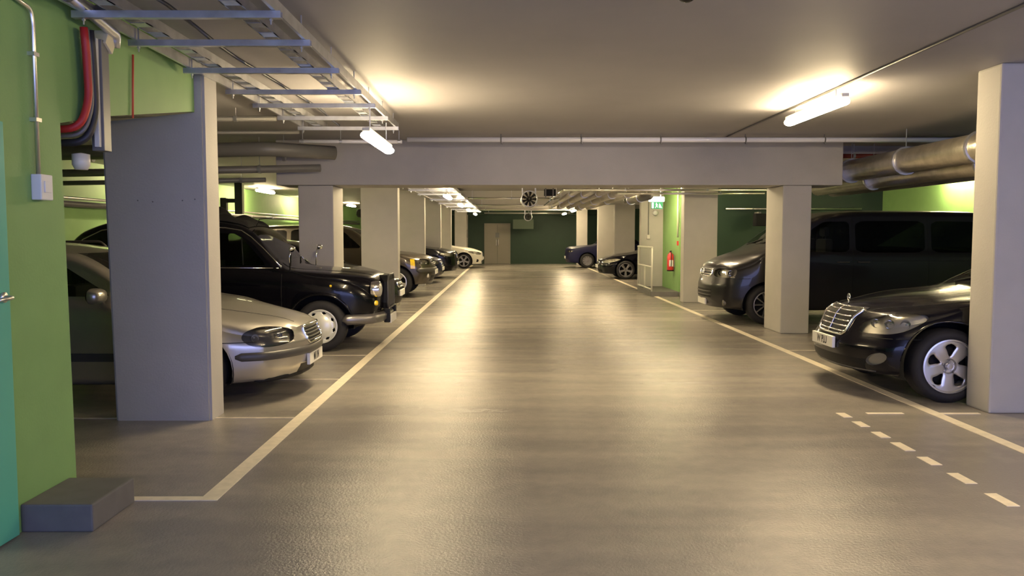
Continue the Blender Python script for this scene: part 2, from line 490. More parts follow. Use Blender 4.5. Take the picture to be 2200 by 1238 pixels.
dup(w0, (-6.6, 16.4, CZ2 - .04), 0, 'lit batten by left wall hidden behind the notched column')
dup(w0, (-6.8, 28.2, CZ2 - .04), 0, 'lit batten by left wall behind the left beam column')
dup(w0, (-6.4, 33.6, CZ2 - .04), 0, 'lit batten by left wall seen between the two left columns')
dup(w0, (8.92, 16.3, CZ2 - .02), 0, 'lit batten hidden above the van, glowing on green right wall', 'battens along the right wall')
e0 = batten('ceiling_light', 0.6, 'narrow lit batten on green exit wall above the extinguisher', None, (4.12, 18.9, 2.66), .13)

# ================================================================ SERVICES
# main cross pipe in front of the beam
t = thing('sprinkler_pipe', 'long bright steel sprinkler pipe running across in front of deep beam', 'pipe', (0, 11.7, 2.87))
obj('pipe_run', T([(-1.42, 0, 0), (7.6, 0, .0)], .036, n=20), 'steel_glare', t, True)
for x in (-.09, 1.05, 2.18, 3.39, 4.52):
    b = T([(x, 0, .079), (x, 0, -.03)], .006, n=6)
    lathe(b, [(.045, -.01), (.045, .01)], (x, 0, 0), 'x', 16)
    c = obj('clamp', b, 'pipe_grey', t)
    h = bmesh.new(); lathe(h, [(0, -.03), (.014, -.032), (.010, -.055), (.022, -.058), (.022, -.062), (0, -.064)], (x + .01, 0, 0), 'z', 12)
    obj('sprinkler_head', h, 'chrome', c, True)

# cable ladder on the left: rungs on two pairs of rails
def ladder(label, ys, z, x0, x1, grp, rails=((-1.52, .05), (-2.22, .05)), edge=True):
    t = thing('cable_ladder', label, 'cable tray', (0, ys[0], z), 0, grp)
    Ltot = ys[-1] - ys[0]
    for y in ys:
        b = bmesh.new()
        yy = y - ys[0]
        prism(b, [(-.021, 0), (.021, 0), (.021, .04), (.017, .04), (.017, .005), (-.017, .005), (-.017, .04), (-.021, .04)], 'x', x0, x1)
        for v in b.verts: v.co.y += yy
        r = obj('rung', b, 'galv', t)
        for xx in (x0 + .06, x1 - .06):
            h = bmesh.new()
            tube(h, [(xx, yy, -.035), (xx, yy, CZ - z if z > 2.7 else CZ2 - z)], .005, n=6)
            lathe(h, [(0, -.014), (.011, -.014), (.011, -.004), (0, -.004)], (xx, yy, 0), 'z', 6)
            obj('threaded_rod', h, 'galv', r)
    for x, w in rails:
        b = bmesh.new()
        box(b, x - w, x - w + .006, -.3, Ltot + .25, .045, .11)
        box(b, x + w - .006, x + w, -.3, Ltot + .25, .045, .11)
        k = 0; yy = -.2
        while yy < Ltot:
            box(b, x - w, x + w, yy, yy + .1, .045, .05); yy += .24
        obj('side_rail', b, 'galv', t)
    if edge:
        obj('edge_channel', B(x1 - .05, x1 - .03, -.3, Ltot + .25, .042, .115), 'galv', t)
        obj('edge_channel', B(x0 + .03, x0 + .05, -.3, Ltot + .25, .042, .115), 'galv', t)
    for i, x in enumerate((-1.95,)):
        b = bmesh.new()
        pts = [(x + .03 * math.sin(yy * 2 + i * 2), yy, .065 + .01 * math.sin(yy * 3 + i)) for yy in np.linspace(-.2, Ltot, 14)]
        tube(b, pts, .012, n=8)
        obj('cable', b, 'black_cable', t, True)
    return t
t = ladder('near galvanised cable ladder with spaced rungs under left ceiling', [4.0, 4.72, 5.41, 6.31, 7.24, 8.0, 8.85, 9.7], 2.75, -2.46, -1.28, 'cable ladders')
t2 = ladder('far cable ladder above the row of left battens', [14.4, 16.2, 18.0, 19.5, 21.5, 24.9, 28.0, 31.2, 34.6, 38.0], 2.55, -2.35, -1.22, 'cable ladders', rails=((-1.32, .05), (-1.9, .05)))
obj('tray_base', B(-2.3, -1.25, -.2, 24.0, .052, .060), 'galv', t2)

# things hung on the near left wall header
t = thing('conduit', 'thin vertical steel conduit on near green wall above a switch box', 'conduit', (-2.478, 4.35, 1.84))
obj('pipe_run', T(bend([(0, 0, 0), (0, 0, .80), (0, -.02, .86), (-.0, -.3, .90)], .05), .0115, n=10), 'steel', t, True)
obj('saddle', B(-.022, .015, -.025, .025, .28, .30), 'steel', t); obj('saddle', B(-.022, .015, -.025, .025, .62, .64), 'steel', t)
t = thing('switch_box', 'small white switch box on near green wall under the conduit', 'switch', (-2.5, 4.37, 1.71))
obj('back_box', B(0, .055, -.055, .055, 0, .135, bev=.006), 'white', t)
obj('rocker', B(.055, .062, -.03, .03, .04, .10, bev=.003), 'white', t)
t = thing('cable_bundle', 'thick red and black cables bending down under the green wall header', 'cable', (-2.44, 4.815, 2.22))
for k, (m_, dy, r) in enumerate((('red_cable', -.02, .022), ('pipe_grey', .018, .012), ('black_cable', .052, .022))):
    zb = .04 - .035 * k
    pts = bend([(0, dy, .50), (0, dy + .02, .36), (.0, dy + .035, zb + .05), (-.03, dy - .02, zb - .12), (-.42, dy - .05, zb - .14)], .12, 6)
    obj('cable', T(pts, r, n=10), m_, t, True, label={'red_cable': 'red sheathed cable', 'black_cable': 'black sheathed cable', 'pipe_grey': 'grey cable'}[m_])
t = thing('trunking', 'grey vertical trunking with cream top end beside the red cables', 'trunking', (-2.465, 5.0, 2.03))
obj('channel', B(-.03, .045, -.045, .045, 0, .66, bev=.004), 'pipe_grey', t)
obj('front_cover', B(.0, .03, -.075, -.047, 0.02, .66, bev=.003), 'white_metal', t)
b = B(-.03, .06, -.05, .05, 0, .10, bev=.004)
for v in b.verts: v.co = Matrix.Rotation(math.radians(-32), 3, 'X') @ v.co + Vector((0, .02, .62))
obj('end_piece', b, 'cream', t)
b = bmesh.new()
lathe(b, [(.0, -.10), (.035, -.10), (.05, -.07), (.05, -.01), (0, 0)], (-.02, -.18, -.02), 'z', 20)
tag(obj('smoke_sensor', b, 'white_metal', None, True), 'small grey round fitting under the trunking and wall header', 'sensor').location = (-2.5, 5.05, 2.03)
tag(obj('thin_cable', T([(-2.488, 5.52, 2.72), (-2.488, 5.49, 2.30)], .007, n=8), 'orange_cable', None, True), 'thin orange-red cable running down the green wall header', 'cable')
t = thing('ceiling_pipe', 'grey steel pipe under ceiling at top left corner above green wall', 'pipe', (-2.40, 4.0, 2.8))
obj('pipe_run', T(bend([(0, -1.2, .04), (0, .6, .03), (0, 1.10, -.05), (-.02, 1.12, -.12)], .1), .032, n=14), 'galv', t, True)
for y in (-.2, .55, .9): obj('clamp', T([(0, y - .012, .035), (0, y + .012, .033)], .040, n=14), 'pipe_grey', t)
# dark pipe crossing overhead at top
tag(obj('ceiling_pipe', T([(-2.45, 4.45, 2.86), (-1.35, 4.50, 2.86)], .022, n=10), 'black_cable', None, True), 'short dark crosswise pipe above the nearest ladder rungs', 'pipe')

# pipes and ducts in the left bays, before the beam
def pipe(name, pts, r, m, label, cat='pipe', grp=None, n=16, clamps=()):
    t = thing(name, label, cat, pts[0], 0, grp)
    q = [Vector(p) - Vector(pts[0]) for p in pts]
    obj('pipe_run', T(bend([tuple(v) for v in q], max(.1, 1.5 * r)), r, n=n), m, t, True)
    for c in clamps:
        a = q[0].lerp(q[-1], c); d = (q[-1] - q[0]).normalized() * .02
        c_ = obj('clamp', T([a - d, a + d], r * 1.14, n=n), 'galv', t)
        w = a + Vector(pts[0])
        top = (CZ if w.y < 13.25 else CZ2) - pts[0][2]
        if not name.startswith('wall') and top - a.z > r + .03:
            obj('hanger', T([(a.x, a.y, a.z + r), (a.x, a.y, top)], .006, n=6), 'galv', c_)
    return t
pipe('ceiling_pipe', [(-7.2, 9.3, 2.80), (-2.6, 9.3, 2.83)], .03, 'pipe_grey', 'thin dark crosswise pipe under left ceiling, upper of two', grp='thin crosswise pipes at left', clamps=(.5, .9))
pipe('ceiling_pipe', [(-7.2, 10.3, 2.78), (-2.6, 10.3, 2.80)], .022, 'pipe_grey', 'thin dark crosswise pipe under left ceiling, lower of two', grp='thin crosswise pipes at left')
pipe('lagged_duct', [(-7.2, 11.3, 2.62), (-3.3, 11.35, 2.70), (-2.5, 11.9, 2.70)], .10, 'pipe_grey', 'fat lagged duct crossing the left bays in front of beam', 'duct', clamps=(.3, .6, .85))
pipe('lagged_duct', [(-7.2, 12.0, 2.40), (-2.75, 12.1, 2.50)], .055, 'pipe_grey', 'grey duct below the fat lagged duct at left', 'duct', clamps=(.5, .8))
pipe('ceiling_pipe', [(-7.2, 12.3, 2.28), (-3.62, 12.3, 2.34)], .035, 'pipe_grey', 'lowest grey pipe at left, ending at the beam end', clamps=(.6, .9))
pipe('ceiling_pipe', [(-2.85, 11.3, 2.80), (-1.45, 11.35, 2.80)], .026, 'steel_glare', 'bright short steel pipe beside lamp at end of cable ladder', clamps=(.03, .4, .97))
# pipes on the left wall
pipe('wall_pipe', [(-7.25, 6.2, 2.03), (-7.25, 40, 2.03)], .05, 'pipe_grey', 'long dark pipe along left green wall, lower of two', grp='left wall pipes', clamps=(.1, .3, .45, .5, .6))
pipe('wall_pipe', [(-7.22, 6.2, 2.13), (-7.22, 40, 2.13)], .022, 'steel', 'thin bright pipe along left green wall, upper of two', grp='left wall pipes', clamps=(.2, .4))
# black speaker-like unit and drop pipe above the taxi
t = thing('drain_stack', 'dark square drop pipe with side bracket near left green wall', 'pipe', (-6.6, 20.2, 2.0))
obj('stack', B(-.09, .09, -.09, .09, .02, .8, bev=.01), 'black', t)
obj('side_arm', B(-.32, -.08, -.05, .05, .30, .40, bev=.01), 'black', t)
obj('elbow_box', B(-.45, -.30, -.08, .08, .08, .42, bev=.02), 'black', t)
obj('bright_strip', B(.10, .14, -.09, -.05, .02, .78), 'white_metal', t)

# round hanging lamp body between the two left columns
t = thing('pendant_lamp', 'round dark unit hanging below lit batten between the left columns', 'lamp', (-5.6, 31.2, 2.5))
b = bmesh.new(); lathe(b, [(0, -.02), (.10, -.03), (.15, -.12), (.16, -.24), (.10, -.32), (0, -.34)], (0, 0, 0), 'z', 24)
obj('body', b, 'black', t, True); obj('stem', T([(0, 0, -.03), (0, 0, .3)], .015, n=8), 'pipe_grey', t)

# right duct group before and behind the beam
pipe('foil_duct', [(5.40, 14.6, 2.52), (5.40, 7.6, 2.52)], .17, 'foil', 'crumpled foil-wrapped duct running towards camera at upper right', 'duct', clamps=(.25, .5, .75))
pipe('foil_duct', [(5.78, 15.2, 2.38), (5.78, 7.6, 2.38)], .14, 'foil', 'lower foil-wrapped duct beneath the larger one at upper right', 'duct', clamps=(.3, .7))
pipe('foil_duct', [(6.14, 15.4, 2.36), (6.14, 7.6, 2.36)], .13, 'pipe_grey', 'outer dark duct of the upper right bundle', 'duct', clamps=(.95,))
pipe('red_pipe', [(5.15, 13.0, 2.765), (8.6, 13.0, 2.765)], .035, 'red_pipe', 'dark red pipe behind foil duct at upper right, upper of two', grp='red pipes at right', clamps=(.1, .5))
pipe('red_pipe', [(5.64, 13.55, 2.60), (8.6, 13.55, 2.60)], .05, 'red_pipe', 'dark red pipe behind foil duct at upper right, lower of two', grp='red pipes at right')
pipe('ceiling_pipe', [(5.64, 13.3, 2.68), (7.2, 13.3, 2.68)], .014, 'chrome', 'thin bright pipe between the two dark red pipes', clamps=(.2, .5))
t = thing('duct_box', 'dark rectangular duct box under ceiling at upper right', 'duct', (6.8, 12.0, 2.62))
obj('casing', B(-1.0, .9, -.2, .4, 0, .16, bev=.01), 'pipe_grey', t)
obj('flange', B(-.10, -.04, -.22, .42, -.02, .18), 'galv', t); obj('flange', B(.5, .56, -.22, .42, -.02, .18), 'galv', t)

# conduit line along the ceiling over the right lamp
tag(obj('conduit', T([(3.17, -2, CZ - .013), (3.19, 12.4, CZ - .013)], .012, n=8), 'pipe_grey', None, True), 'thin dark conduit along the ceiling over right lamp', 'conduit')

# pipes behind the beam over the aisle, right side
for k, (x, z, r) in enumerate(((1.55, 2.50, .07), (1.86, 2.49, .09), (2.20, 2.50, .08), (2.52, 2.48, .10), (2.90, 2.50, .10))):
    pipe('lagged_pipe', [(x, 17.9, z), (x, 29.4, z)], r, 'lagging',
         ['leftmost pale lagged pipe of the set running to far end', 'second from left of the pale lagged pipes over aisle', 'middle pale lagged pipe of the five over the aisle',
          'fourth from left of the pale lagged pipes over aisle', 'rightmost pale lagged pipe of the five over aisle'][k], grp='lagged pipes over the aisle', clamps=(.15, .5, .85))
pipe('lagged_pipe', [(3.21, 18.6, 2.42), (3.21, 21.8, 2.42)], .12, 'pipe_grey', 'thick dark pipe right of the pale lagged pipes', clamps=(.3, .8))
pipe('ceiling_pipe', [(1.22, 17.6, 2.49), (1.22, 27.0, 2.49)], .025, 'chrome', 'thin bright pipe left of the lagged pipes', clamps=(.3, .6))
pipe('cross_pipe', [(1.2, 17.5, 2.47), (5.6, 17.5, 2.47)], .03, 'steel', 'steel cross pipe behind deep beam at right, upper of two', grp='cross pipes at right', clamps=(.3, .7))
pipe('cross_pipe', [(2.4, 17.8, 2.41), (5.6, 17.8, 2.41)], .025, 'steel', 'steel cross pipe behind deep beam at right, lower of two', grp='cross pipes at right', clamps=(.3, .7))
for k, (y, x1) in enumerate(((23.9, 1.4), (29.7, 3.3), (35.2, 3.2), (40.8, 3.3))):
    pipe('cross_pipe', [(-1.15, y, 2.575), (x1, y, 2.565)], .030, 'steel',
         ['pale cross pipe over aisle at the jet fan', 'pale cross pipe over aisle, second behind the jet fan', 'pale cross pipe over aisle, third behind the jet fan', 'pale cross pipe over aisle just before end wall'][k],
         grp='pale cross pipes over the aisle', clamps=(.05, .5, .95))
t = thing('wall_bracket', 'dark bracket box hanging right of the near jet fan', 'bracket', (1.0, 19.6, 2.44))
obj('plate', B(-.12, .16, -.05, .05, 0, .16, bev=.01), 'black', t)
obj('strut', B(-.10, -.07, -.08, -.05, -.04, .34), 'pipe_grey', t); obj('strut', B(.08, .11, -.08, -.05, -.02, .34), 'pipe_grey', t)

# jet fans
def fan(loc, r, label):
    t = thing('jet_fan', label, 'fan', loc, 0, 'jet fans over the aisle')
    b = bmesh.new()
    lathe(b, [(r * .86, 0.02), (r * .93, -.02), (r, .0), (r * 1.02, .05), (r, .10), (r, .9), (r * .9, .92)], (0, 0, 0), 'y', 40)
    obj('casing', b, 'galv', t, True)
    b = bmesh.new()
    lathe(b, [(0, .06), (r * .2, .08), (r * .3, .14), (r * .3, .5), (0, .5)], (0, 0, 0), 'y', 24)
    obj('hub', b, 'black', t, True)
    for k in range(9):
        b = bmesh.new()
        a = 2 * PI * k / 9
        pts = []
        for (rad, w, tw) in ((r * .28, r * .13, .8), (r * .6, r * .17, .6), (r * .90, r * .19, .45)):
            for s in (-1, 1):
                pts.append(b.verts.new(Vector((rad * math.cos(a) - s * w * math.cos(tw) * math.sin(a), .22 + s * w * math.sin(tw), rad * math.sin(a) + s * w * math.cos(tw) * math.cos(a)))))
        b.faces.new((pts[0], pts[1], pts[3], pts[2])); b.faces.new((pts[2], pts[3], pts[5], pts[4]))
        bmesh.ops.solidify(b, geom=b.faces[:], thickness=.006)
        obj('blade', b, 'trim_grey', t)
    b = bmesh.new()
    for rr in (r * .45, r * .7):
        for k in range(32):
            a0, a1 = 2 * PI * k / 32, 2 * PI * (k + 1) / 32
            tube(b, [(rr * math.cos(a0), .01, rr * math.sin(a0)), (rr * math.cos(a1), .01, rr * math.sin(a1))], .003, n=5, cap=False)
    for k in range(4):
        a = PI * k / 4
        tube(b, [(-r * .88 * math.cos(a), .01, -r * .88 * math.sin(a)), (r * .88 * math.cos(a), .01, r * .88 * math.sin(a))], .003, n=5)
    obj('guard', b, 'pipe_grey', t)
    for y in (.2, .7):
        for s in (-1, 1):
            obj('hanger', T([(s * r * .8, y, r * .55), (s * r * .8, y, CZ2 - loc[2])], .012, n=6), 'galv', t)
    return t
fan((.545, 20.2, 2.40), .205, 'round jet fan with black blades hanging over mid aisle')
fan((.95, 37.0, 2.31), .18, 'smaller-looking round jet fan far down the aisle')

# dome camera above the photographer
t = thing('dome_camera', 'small black dome camera on ceiling at top edge', 'camera', (1.02, 4.72, CZ))
b = bmesh.new(); lathe(b, [(.085, 0), (.085, -.02), (.07, -.025)], (0, 0, 0), 'z', 28)
obj('base_ring', b, 'white', t, True)
b = bmesh.new(); lathe(b, [(.072 * math.cos(a), -.022 - .085 * math.sin(a)) for a in [PI / 2 * k / 8 for k in range(9)]], (0, 0, 0), 'z', 28)
obj('dome', b, 'black_paint', t, True)

# exit: emergency lamp, sign, extinguisher, handrail, switches
t = thing('emergency_light', 'bright white emergency light box above the green exit sign', 'lamp', (3.56, 19.5, 2.36))
obj('back_plate', B(-.17, .17, .06, .08, -.05, .06), 'white', t)
obj('diffuser', B(-.185, .185, -.05, .06, -.06, .055, bev=.02), 'lamp_white', t, True)
obj('hanger', T([(.1, .02, .05), (.1, .02, CZ2 - 2.36)], .01, n=8), 'white', t)
t = thing('exit_sign', 'green running man exit sign hanging below the emergency light', 'sign', (3.57, 19.5, 2.30))
obj('panel', B(-.14, .14, 0, .012, -.17, -.005), 'sign_green', t)
b = bmesh.new()
prism(b, [(-.125, -.155), (-.075, -.155), (-.075, -.02), (-.125, -.02)], 'y', -.003, -.001)                 # door
obj('door_symbol', b, 'sign_white', t)
b = bmesh.new()
lathe(b, [(.011, -.003), (.011, -.001)], (-.012, 0, -.035), 'y', 14, close=True)
for poly in ([(-.03, -.05), (.0, -.05), (.004, -.10), (-.022, -.10)], [(-.022, -.098), (-.004, -.098), (-.03, -.15), (-.044, -.15)],
             [(-.006, -.098), (.006, -.10), (.028, -.128), (.018, -.14)], [(.0, -.052), (.026, -.078), (.02, -.088), (-.004, -.07)]):
    prism(b, poly, 'y', -.003, -.001)
obj('running_man_symbol', b, 'sign_white', t)
b = bmesh.new()
prism(b, [(.05, -.03), (.12, -.145), (.06, -.09)], 'y', -.003, -.001); prism(b, [(.05, -.14), (.125, -.15), (.07, -.05), (.05, -.07)], 'y', -.003, -.001)
obj('arrow_symbol', b, 'sign_white', t)
t = thing('wall_sounder', 'small white round sounder on wall below the exit sign', 'sounder', (3.98, 21.99, 2.10))
b = bmesh.new(); lathe(b, [(.07, 0), (.075, -.03), (.05, -.07), (0, -.075)], (0, 0, 0), 'y', 20); obj('body', b, 'white', t, True)

t = thing('fire_extinguisher', 'red fire extinguisher mounted on the lit green exit wall', 'fire extinguisher', (4.10, 20.45, .60))
b = bmesh.new(); lathe(b, [(0, 0), (.075, 0), (.085, .02), (.085, .36), (.07, .42), (.035, .455), (.03, .47)], (0, 0, 0), 'z', 28); obj('cylinder', b, 'red', t, True)
b = bmesh.new(); lathe(b, [(.087, .0), (.087, .03)], (0, 0, 0), 'z', 28); obj('foot_ring', b, 'black', t, True)
b = B(-.02, .02, -.02, .02, .47, .50, bev=.004); box(b, -.012, .012, -.09, .03, .50, .515); obj('valve', b, 'black', t)
obj('hose', T(bend([(0, -.03, .485), (0, -.11, .46), (0, -.125, .30), (0, -.10, .12)], .05), .010, n=8), 'black', t, True)
obj('label_band', B(-.05, .05, -.089, -.083, .12, .28), 'plate', t)
obj('bracket', B(.08, .10, -.02, .02, .1, .4), 'steel', t)
tag(obj('call_point', B(4.17, 4.2, 19.98, 20.08, 1.25, 1.36, bev=.004), 'red'), 'small red fire call point on green exit wall', 'call point')
tag(obj('conduit', T([(4.17, 19.97, 1.45), (4.17, 19.97, 2.75)], .02, n=8), 'white_metal', None, True), 'pale vertical conduit on lit green exit wall', 'conduit')
t = thing('conduit', 'thin grey conduit with switch on pale stub wall by exit', 'conduit', (3.80, 21.98, 1.45))
obj('pipe_run', T([(0, 0, .05), (0, 0, 1.3)], .014, n=8), 'pipe_grey', t); obj('switch_box', B(-.04, .04, -.045, .0, -.05, .06, bev=.005), 'white_metal', t)

t = thing('handrail', 'galvanised tube handrail on raised step by the fire exit', 'handrail', (3.45, 19.95, 0))
for (x, y, zt) in ((0, 0.02, 1.19), (0, 1.05, .72), (0, 2.1, 1.19)):
    obj('post', T([(x + .1, y, .12), (x + .1, y, zt)], .022, n=12), 'white_metal', t, True)
obj('top_rail', T([(.1, 0.0, 1.20), (.1, 2.15, 1.20)], .024, n=12), 'white_metal', t, True)
obj('mid_rail', T([(.1, 0.02, .72), (.1, 2.12, .72)], .020, n=12), 'white_metal', t, True)
obj('toe_rail', T([(.1, 0.02, .17), (.1, 2.12, .17)], .020, n=12), 'white_metal', t, True)
# things seen in the gap right of the lagged pipes
t = thing('wall_speaker', 'black box unit on bracket against shaded green wall behind the van', 'box', (6.05, 19.55, 1.72))
obj('body', B(-.14, .14, -.12, .1, 0, .30, bev=.02), 'black', t); obj('bracket', B(-.03, .03, .0, .36, .28, .34), 'pipe_grey', t)
pipe('wall_pipe', [(5.3, 19.8, 2.14), (8.6, 19.8, 2.14)], .02, 'steel', 'thin horizontal pipe on shaded green wall behind the van', clamps=(.2, .6))
tag(obj('wall_switch', B(-2.03, -1.99, 40.6, 40.75, 1.35, 1.75, bev=.01), 'pipe_grey'), 'small dark box on far left pier near end wall', 'switch')
# fixing marks on the notched column
for k, (x, z) in enumerate(((-2.98, 1.80), (-2.86, 1.79), (-2.62, 1.80), (-2.52, 1.81))):
    b = bmesh.new(); lathe(b, [(0, -.003), (.006, -.003), (.006, 0)], (x, 6.62, z), 'y', 10)
    tag(obj('anchor_hole', b, 'pipe_grey'), ['small dark fixing hole on notched column, leftmost of four', 'small dark fixing hole on notched column, second from left', 'small dark fixing hole on notched column, third from left', 'small dark fixing hole on notched column, rightmost'][k], 'hole', 'fixing holes in the notched column')
#CARS#
# ================================================================ CARS
from mathutils.bvhtree import BVHTree

def pchip(pts):
    x = np.array([p[0] for p in pts], float); y = np.array([p[1] for p in pts], float)
    h = np.diff(x); dl = np.diff(y) / h
    m = np.zeros_like(y)
    for i in range(1, len(x) - 1):
        if dl[i - 1] * dl[i] > 0:
            w1 = 2 * h[i] + h[i - 1]; w2 = h[i] + 2 * h[i - 1]
            m[i] = (w1 + w2) / (w1 / dl[i - 1] + w2 / dl[i])
    m[0], m[-1] = dl[0], dl[-1]
    def f(t):
        t = min(max(t, x[0]), x[-1]); i = min(int(np.searchsorted(x, t, 'right')) - 1, len(h) - 1)
        s = (t - x[i]) / h[i]
        return float((1 + 2 * s) * (1 - s) ** 2 * y[i] + s * (1 - s) ** 2 * h[i] * m[i] + s * s * (3 - 2 * s) * y[i + 1] + s * s * (s - 1) * h[i] * m[i + 1])
    return f

def sstep(t):
    t = min(max(t, 0), 1); return t * t * (3 - 2 * t)

class Car:
    def __init__(s, name, label, loc, rotz, paint, sp, cat='car', group=None):
        s.sp = sp; s.L = sp['L']; s.W = sp['W']
        s.root = thing(name, label, cat, loc, rotz, group)
        s.paint = paint
        s.top = pchip(sp['top']); s.belt = pchip(sp['belt']); s.bot = pchip(sp['bot']); s.plan = pchip(sp['plan'])
        s.ff = pchip(sp['face_f']); s.fr = pchip(sp['face_r'])
        s.build()

    def half(s, d):
        sp = s.sp
        w = s.plan(d); b = s.bot(d); Bz = s.belt(d); Tz = max(s.top(d), Bz + .035)
        k = sp.get('k', .32)
        P = [(0, b), ((w - .08) * .35, b), ((w - .08) * .7, b), (w - .09, b)]
        for a in (30, 60): P.append((w - .09 + .06 * math.sin(math.radians(a)), b + .06 * (1 - math.cos(math.radians(a)))))
        n = 14
        for i in range(n + 1):
            t = i / n; z = b + .06 + (Bz - b - .06) * t
            y = w * (1 - .035 * (1 - t) ** 2.2 - sp.get('turn', .025) * max(0, (t - .7) / .3) ** 2)
            P.append((y, z))
        yb = P[-1][0]
        dz = Tz - Bz
        r = min(sp.get('rr', .09), .85 * dz)
        cab = min(max((dz - .08) / .25, 0), 1)
        n = 9
        zt = Tz - r - .03 * cab
        ins = .025 * cab
        for i in range(1, n + 1):
            t = i / n; z = Bz + (zt - Bz) * t
            P.append((yb - ins * min(1, t * n / 1.0) - (z - Bz) * k, z))
        yt = P[-1][0]
        rc = sp.get('rch', .34) * (1 - cab) + sp.get('rcc', .13) * cab
        zr = Tz - zt
        cr = (.03 + .0 * cab) if zr > .05 else zr * .5
        for i in range(1, 8):
            a = PI / 2 * i / 7
            P.append((yt - rc + rc * math.cos(a) ** .9 if a < PI / 2 - 1e-6 else yt - rc, zt + (zr - cr) * math.sin(a)))
        yc, zc = P[-1]
        n = 8
        for i in range(1, n + 1):
            y = yc * (1 - i / n)
            P.append((y, zc + cr * (1 - (y / yc) ** 2)))
        return P

    def warp(s, d, y, z):
        sp = s.sp; W = s.W; L = s.L
        gf = sstep(1 - d / sp.get('df', .9)); gr = sstep(1 - (L - d) / sp.get('dr', .7))
        q = abs(y) / W
        dd = d + gf * (sp['sweep_f'] * q ** 2.6 + s.ff(z)) - gr * (sp['sweep_r'] * q ** 3 + s.fr(z))
        return dd

    def build(s):
        bm = bmesh.new()
        N = int(s.L / .055)
        ds = [s.L * i / N for i in range(N + 1)]
        loops = []
        def mk(P, d, sc_=1.0, zc=0):
            full = [(y, z) for y, z in P] + [(-y, z) for y, z in P[-2:0:-1]]
            out = []
            for y, z in full:
                y *= sc_; z = zc + (z - zc) * sc_
                out.append(bm.verts.new((-s.warp(d, y, z), y, z)))
            return out
        P0 = s.half(0); zc = (P0[0][1] + P0[-1][1]) / 2
        m = 9
        loops.append([bm.verts.new((-s.warp(0, 0, zc), 0, zc))])
        for j in range(1, m): loops.append(mk(P0, 0, j / m, zc))
        for d in ds: loops.append(mk(s.half(d), d))
        P1 = s.half(s.L); zc1 = (P1[0][1] + P1[-1][1]) / 2
        for j in range(m - 1, 0, -1): loops.append(mk(P1, s.L, j / m, zc1))
        loops.append([bm.verts.new((-s.warp(s.L, 0, zc1), 0, zc1))])
        for a, b in zip(loops[:-1], loops[1:]):
            n = max(len(a), len(b))
            for k in range(n):
                k2 = (k + 1) % n
                if len(a) == 1: bm.faces.new((a[0], b[k2], b[k]))
                elif len(b) == 1: bm.faces.new((a[k], a[k2], b[0]))
                else: bm.faces.new((a[k], a[k2], b[k2], b[k]))
        bmesh.ops.recalc_face_normals(bm, faces=bm.faces)
        s.bm = bm
        s.bvh = BVHTree.FromBMesh(bm)
        hd1, hd2 = s.sp['hubs']
        for hd in (hd1, hd2):
            R = s.sp['Ra']; hz = s.sp['hz'] if 'hz' in s.sp else s.sp['R']
            poly = []
            for i in range(28):
                a = 2 * PI * i / 28
                poly.append((-hd + R * math.cos(a), hz + R * math.sin(a)))
            for sd in (-1, 1):
                F = s.carve([Vector((x, sd * s.W, z)) for x, z in poly], (0, sd, 0), lambda c, n: sd * c.y > .45 * s.W)
                bmesh.ops.delete(bm, geom=F, context='FACES')
            # under-body faces inside the arch stay closed by the tub below

    def carve(s, pts, dirn, cond):
        bm = s.bm; dv = Vector(dirn).normalized()
        ref = Vector((0, 0, 1)) if abs(dv.z) < .9 else Vector((1, 0, 0))
        u = ref.cross(dv).normalized(); v = dv.cross(u)
        us = [p.dot(u) for p in pts]; vs = [p.dot(v) for p in pts]
        u0, u1, v0, v1 = min(us) - .12, max(us) + .12, min(vs) - .12, max(vs) + .12
        S = []
        for f in bm.faces:
            c = f.calc_center_median()
            if u0 < c.dot(u) < u1 and v0 < c.dot(v) < v1 and f.normal.dot(dv) > .03 and cond(c, f.normal): S.append(f)
        cen = sum(pts, Vector()) / len(pts)
        n = len(pts)
        for i in range(n):
            p, q = pts[i], pts[(i + 1) % n]
            no = (q - p).cross(dv)
            if no.length < 1e-9: continue
            no.normalize()
            if no.dot(cen - p) > 0: no = -no
            geom = list({e for f in S for e in f.edges}) + list({w for f in S for w in f.verts}) + S
            r = bmesh.ops.bisect_plane(bm, geom=geom, dist=1e-5, plane_co=p, plane_no=no)
            S = [f for f in r['geom'] if isinstance(f, bmesh.types.BMFace) and f.is_valid and no.dot(f.calc_center_median() - p) < 0]
        return S

    def take(s, F):
        """move faces out of the body into a bmesh of their own"""
        nb = bmesh.new(); mp = {}
        for f in F:
            for w in f.verts:
                if w not in mp: mp[w] = nb.verts.new(w.co)
        for f in F:
            try: nb.faces.new([mp[w] for w in f.verts])
            except ValueError: pass
        bmesh.ops.delete(s.bm, geom=F, context='FACES')
        bmesh.ops.remove_doubles(nb, verts=nb.verts, dist=1e-5)
        return nb

    def panel(s, name, pts, dirn, cond, m, label=None, depth=None, back=None, backname='reflector'):
        F = s.carve([Vector(p) for p in pts], dirn, cond)
        if not F: return None
        nb = s.take(F)
        if depth:
            b2 = nb.copy(); dv = Vector(dirn).normalized()
            for w in b2.verts: w.co -= dv * depth
            ed = [e for e in b2.edges if e.is_boundary]
            r = bmesh.ops.extrude_edge_only(b2, edges=ed)
            for w in [g for g in r['geom'] if isinstance(g, bmesh.types.BMVert)]: w.co += dv * depth
        o = obj(name, nb, m, s.root, 'keep' if False else True, label)
        if depth: obj(backname, b2, back, o, 'auto')
        return o

    # surface probes
    def hf(s, y, z, off=0.0):
        h = s.bvh.ray_cast(Vector((3, y, z)), Vector((-1, 0, 0)))
        return (h[0] + Vector((off, 0, 0))) if h[0] else Vector((0, y, z))
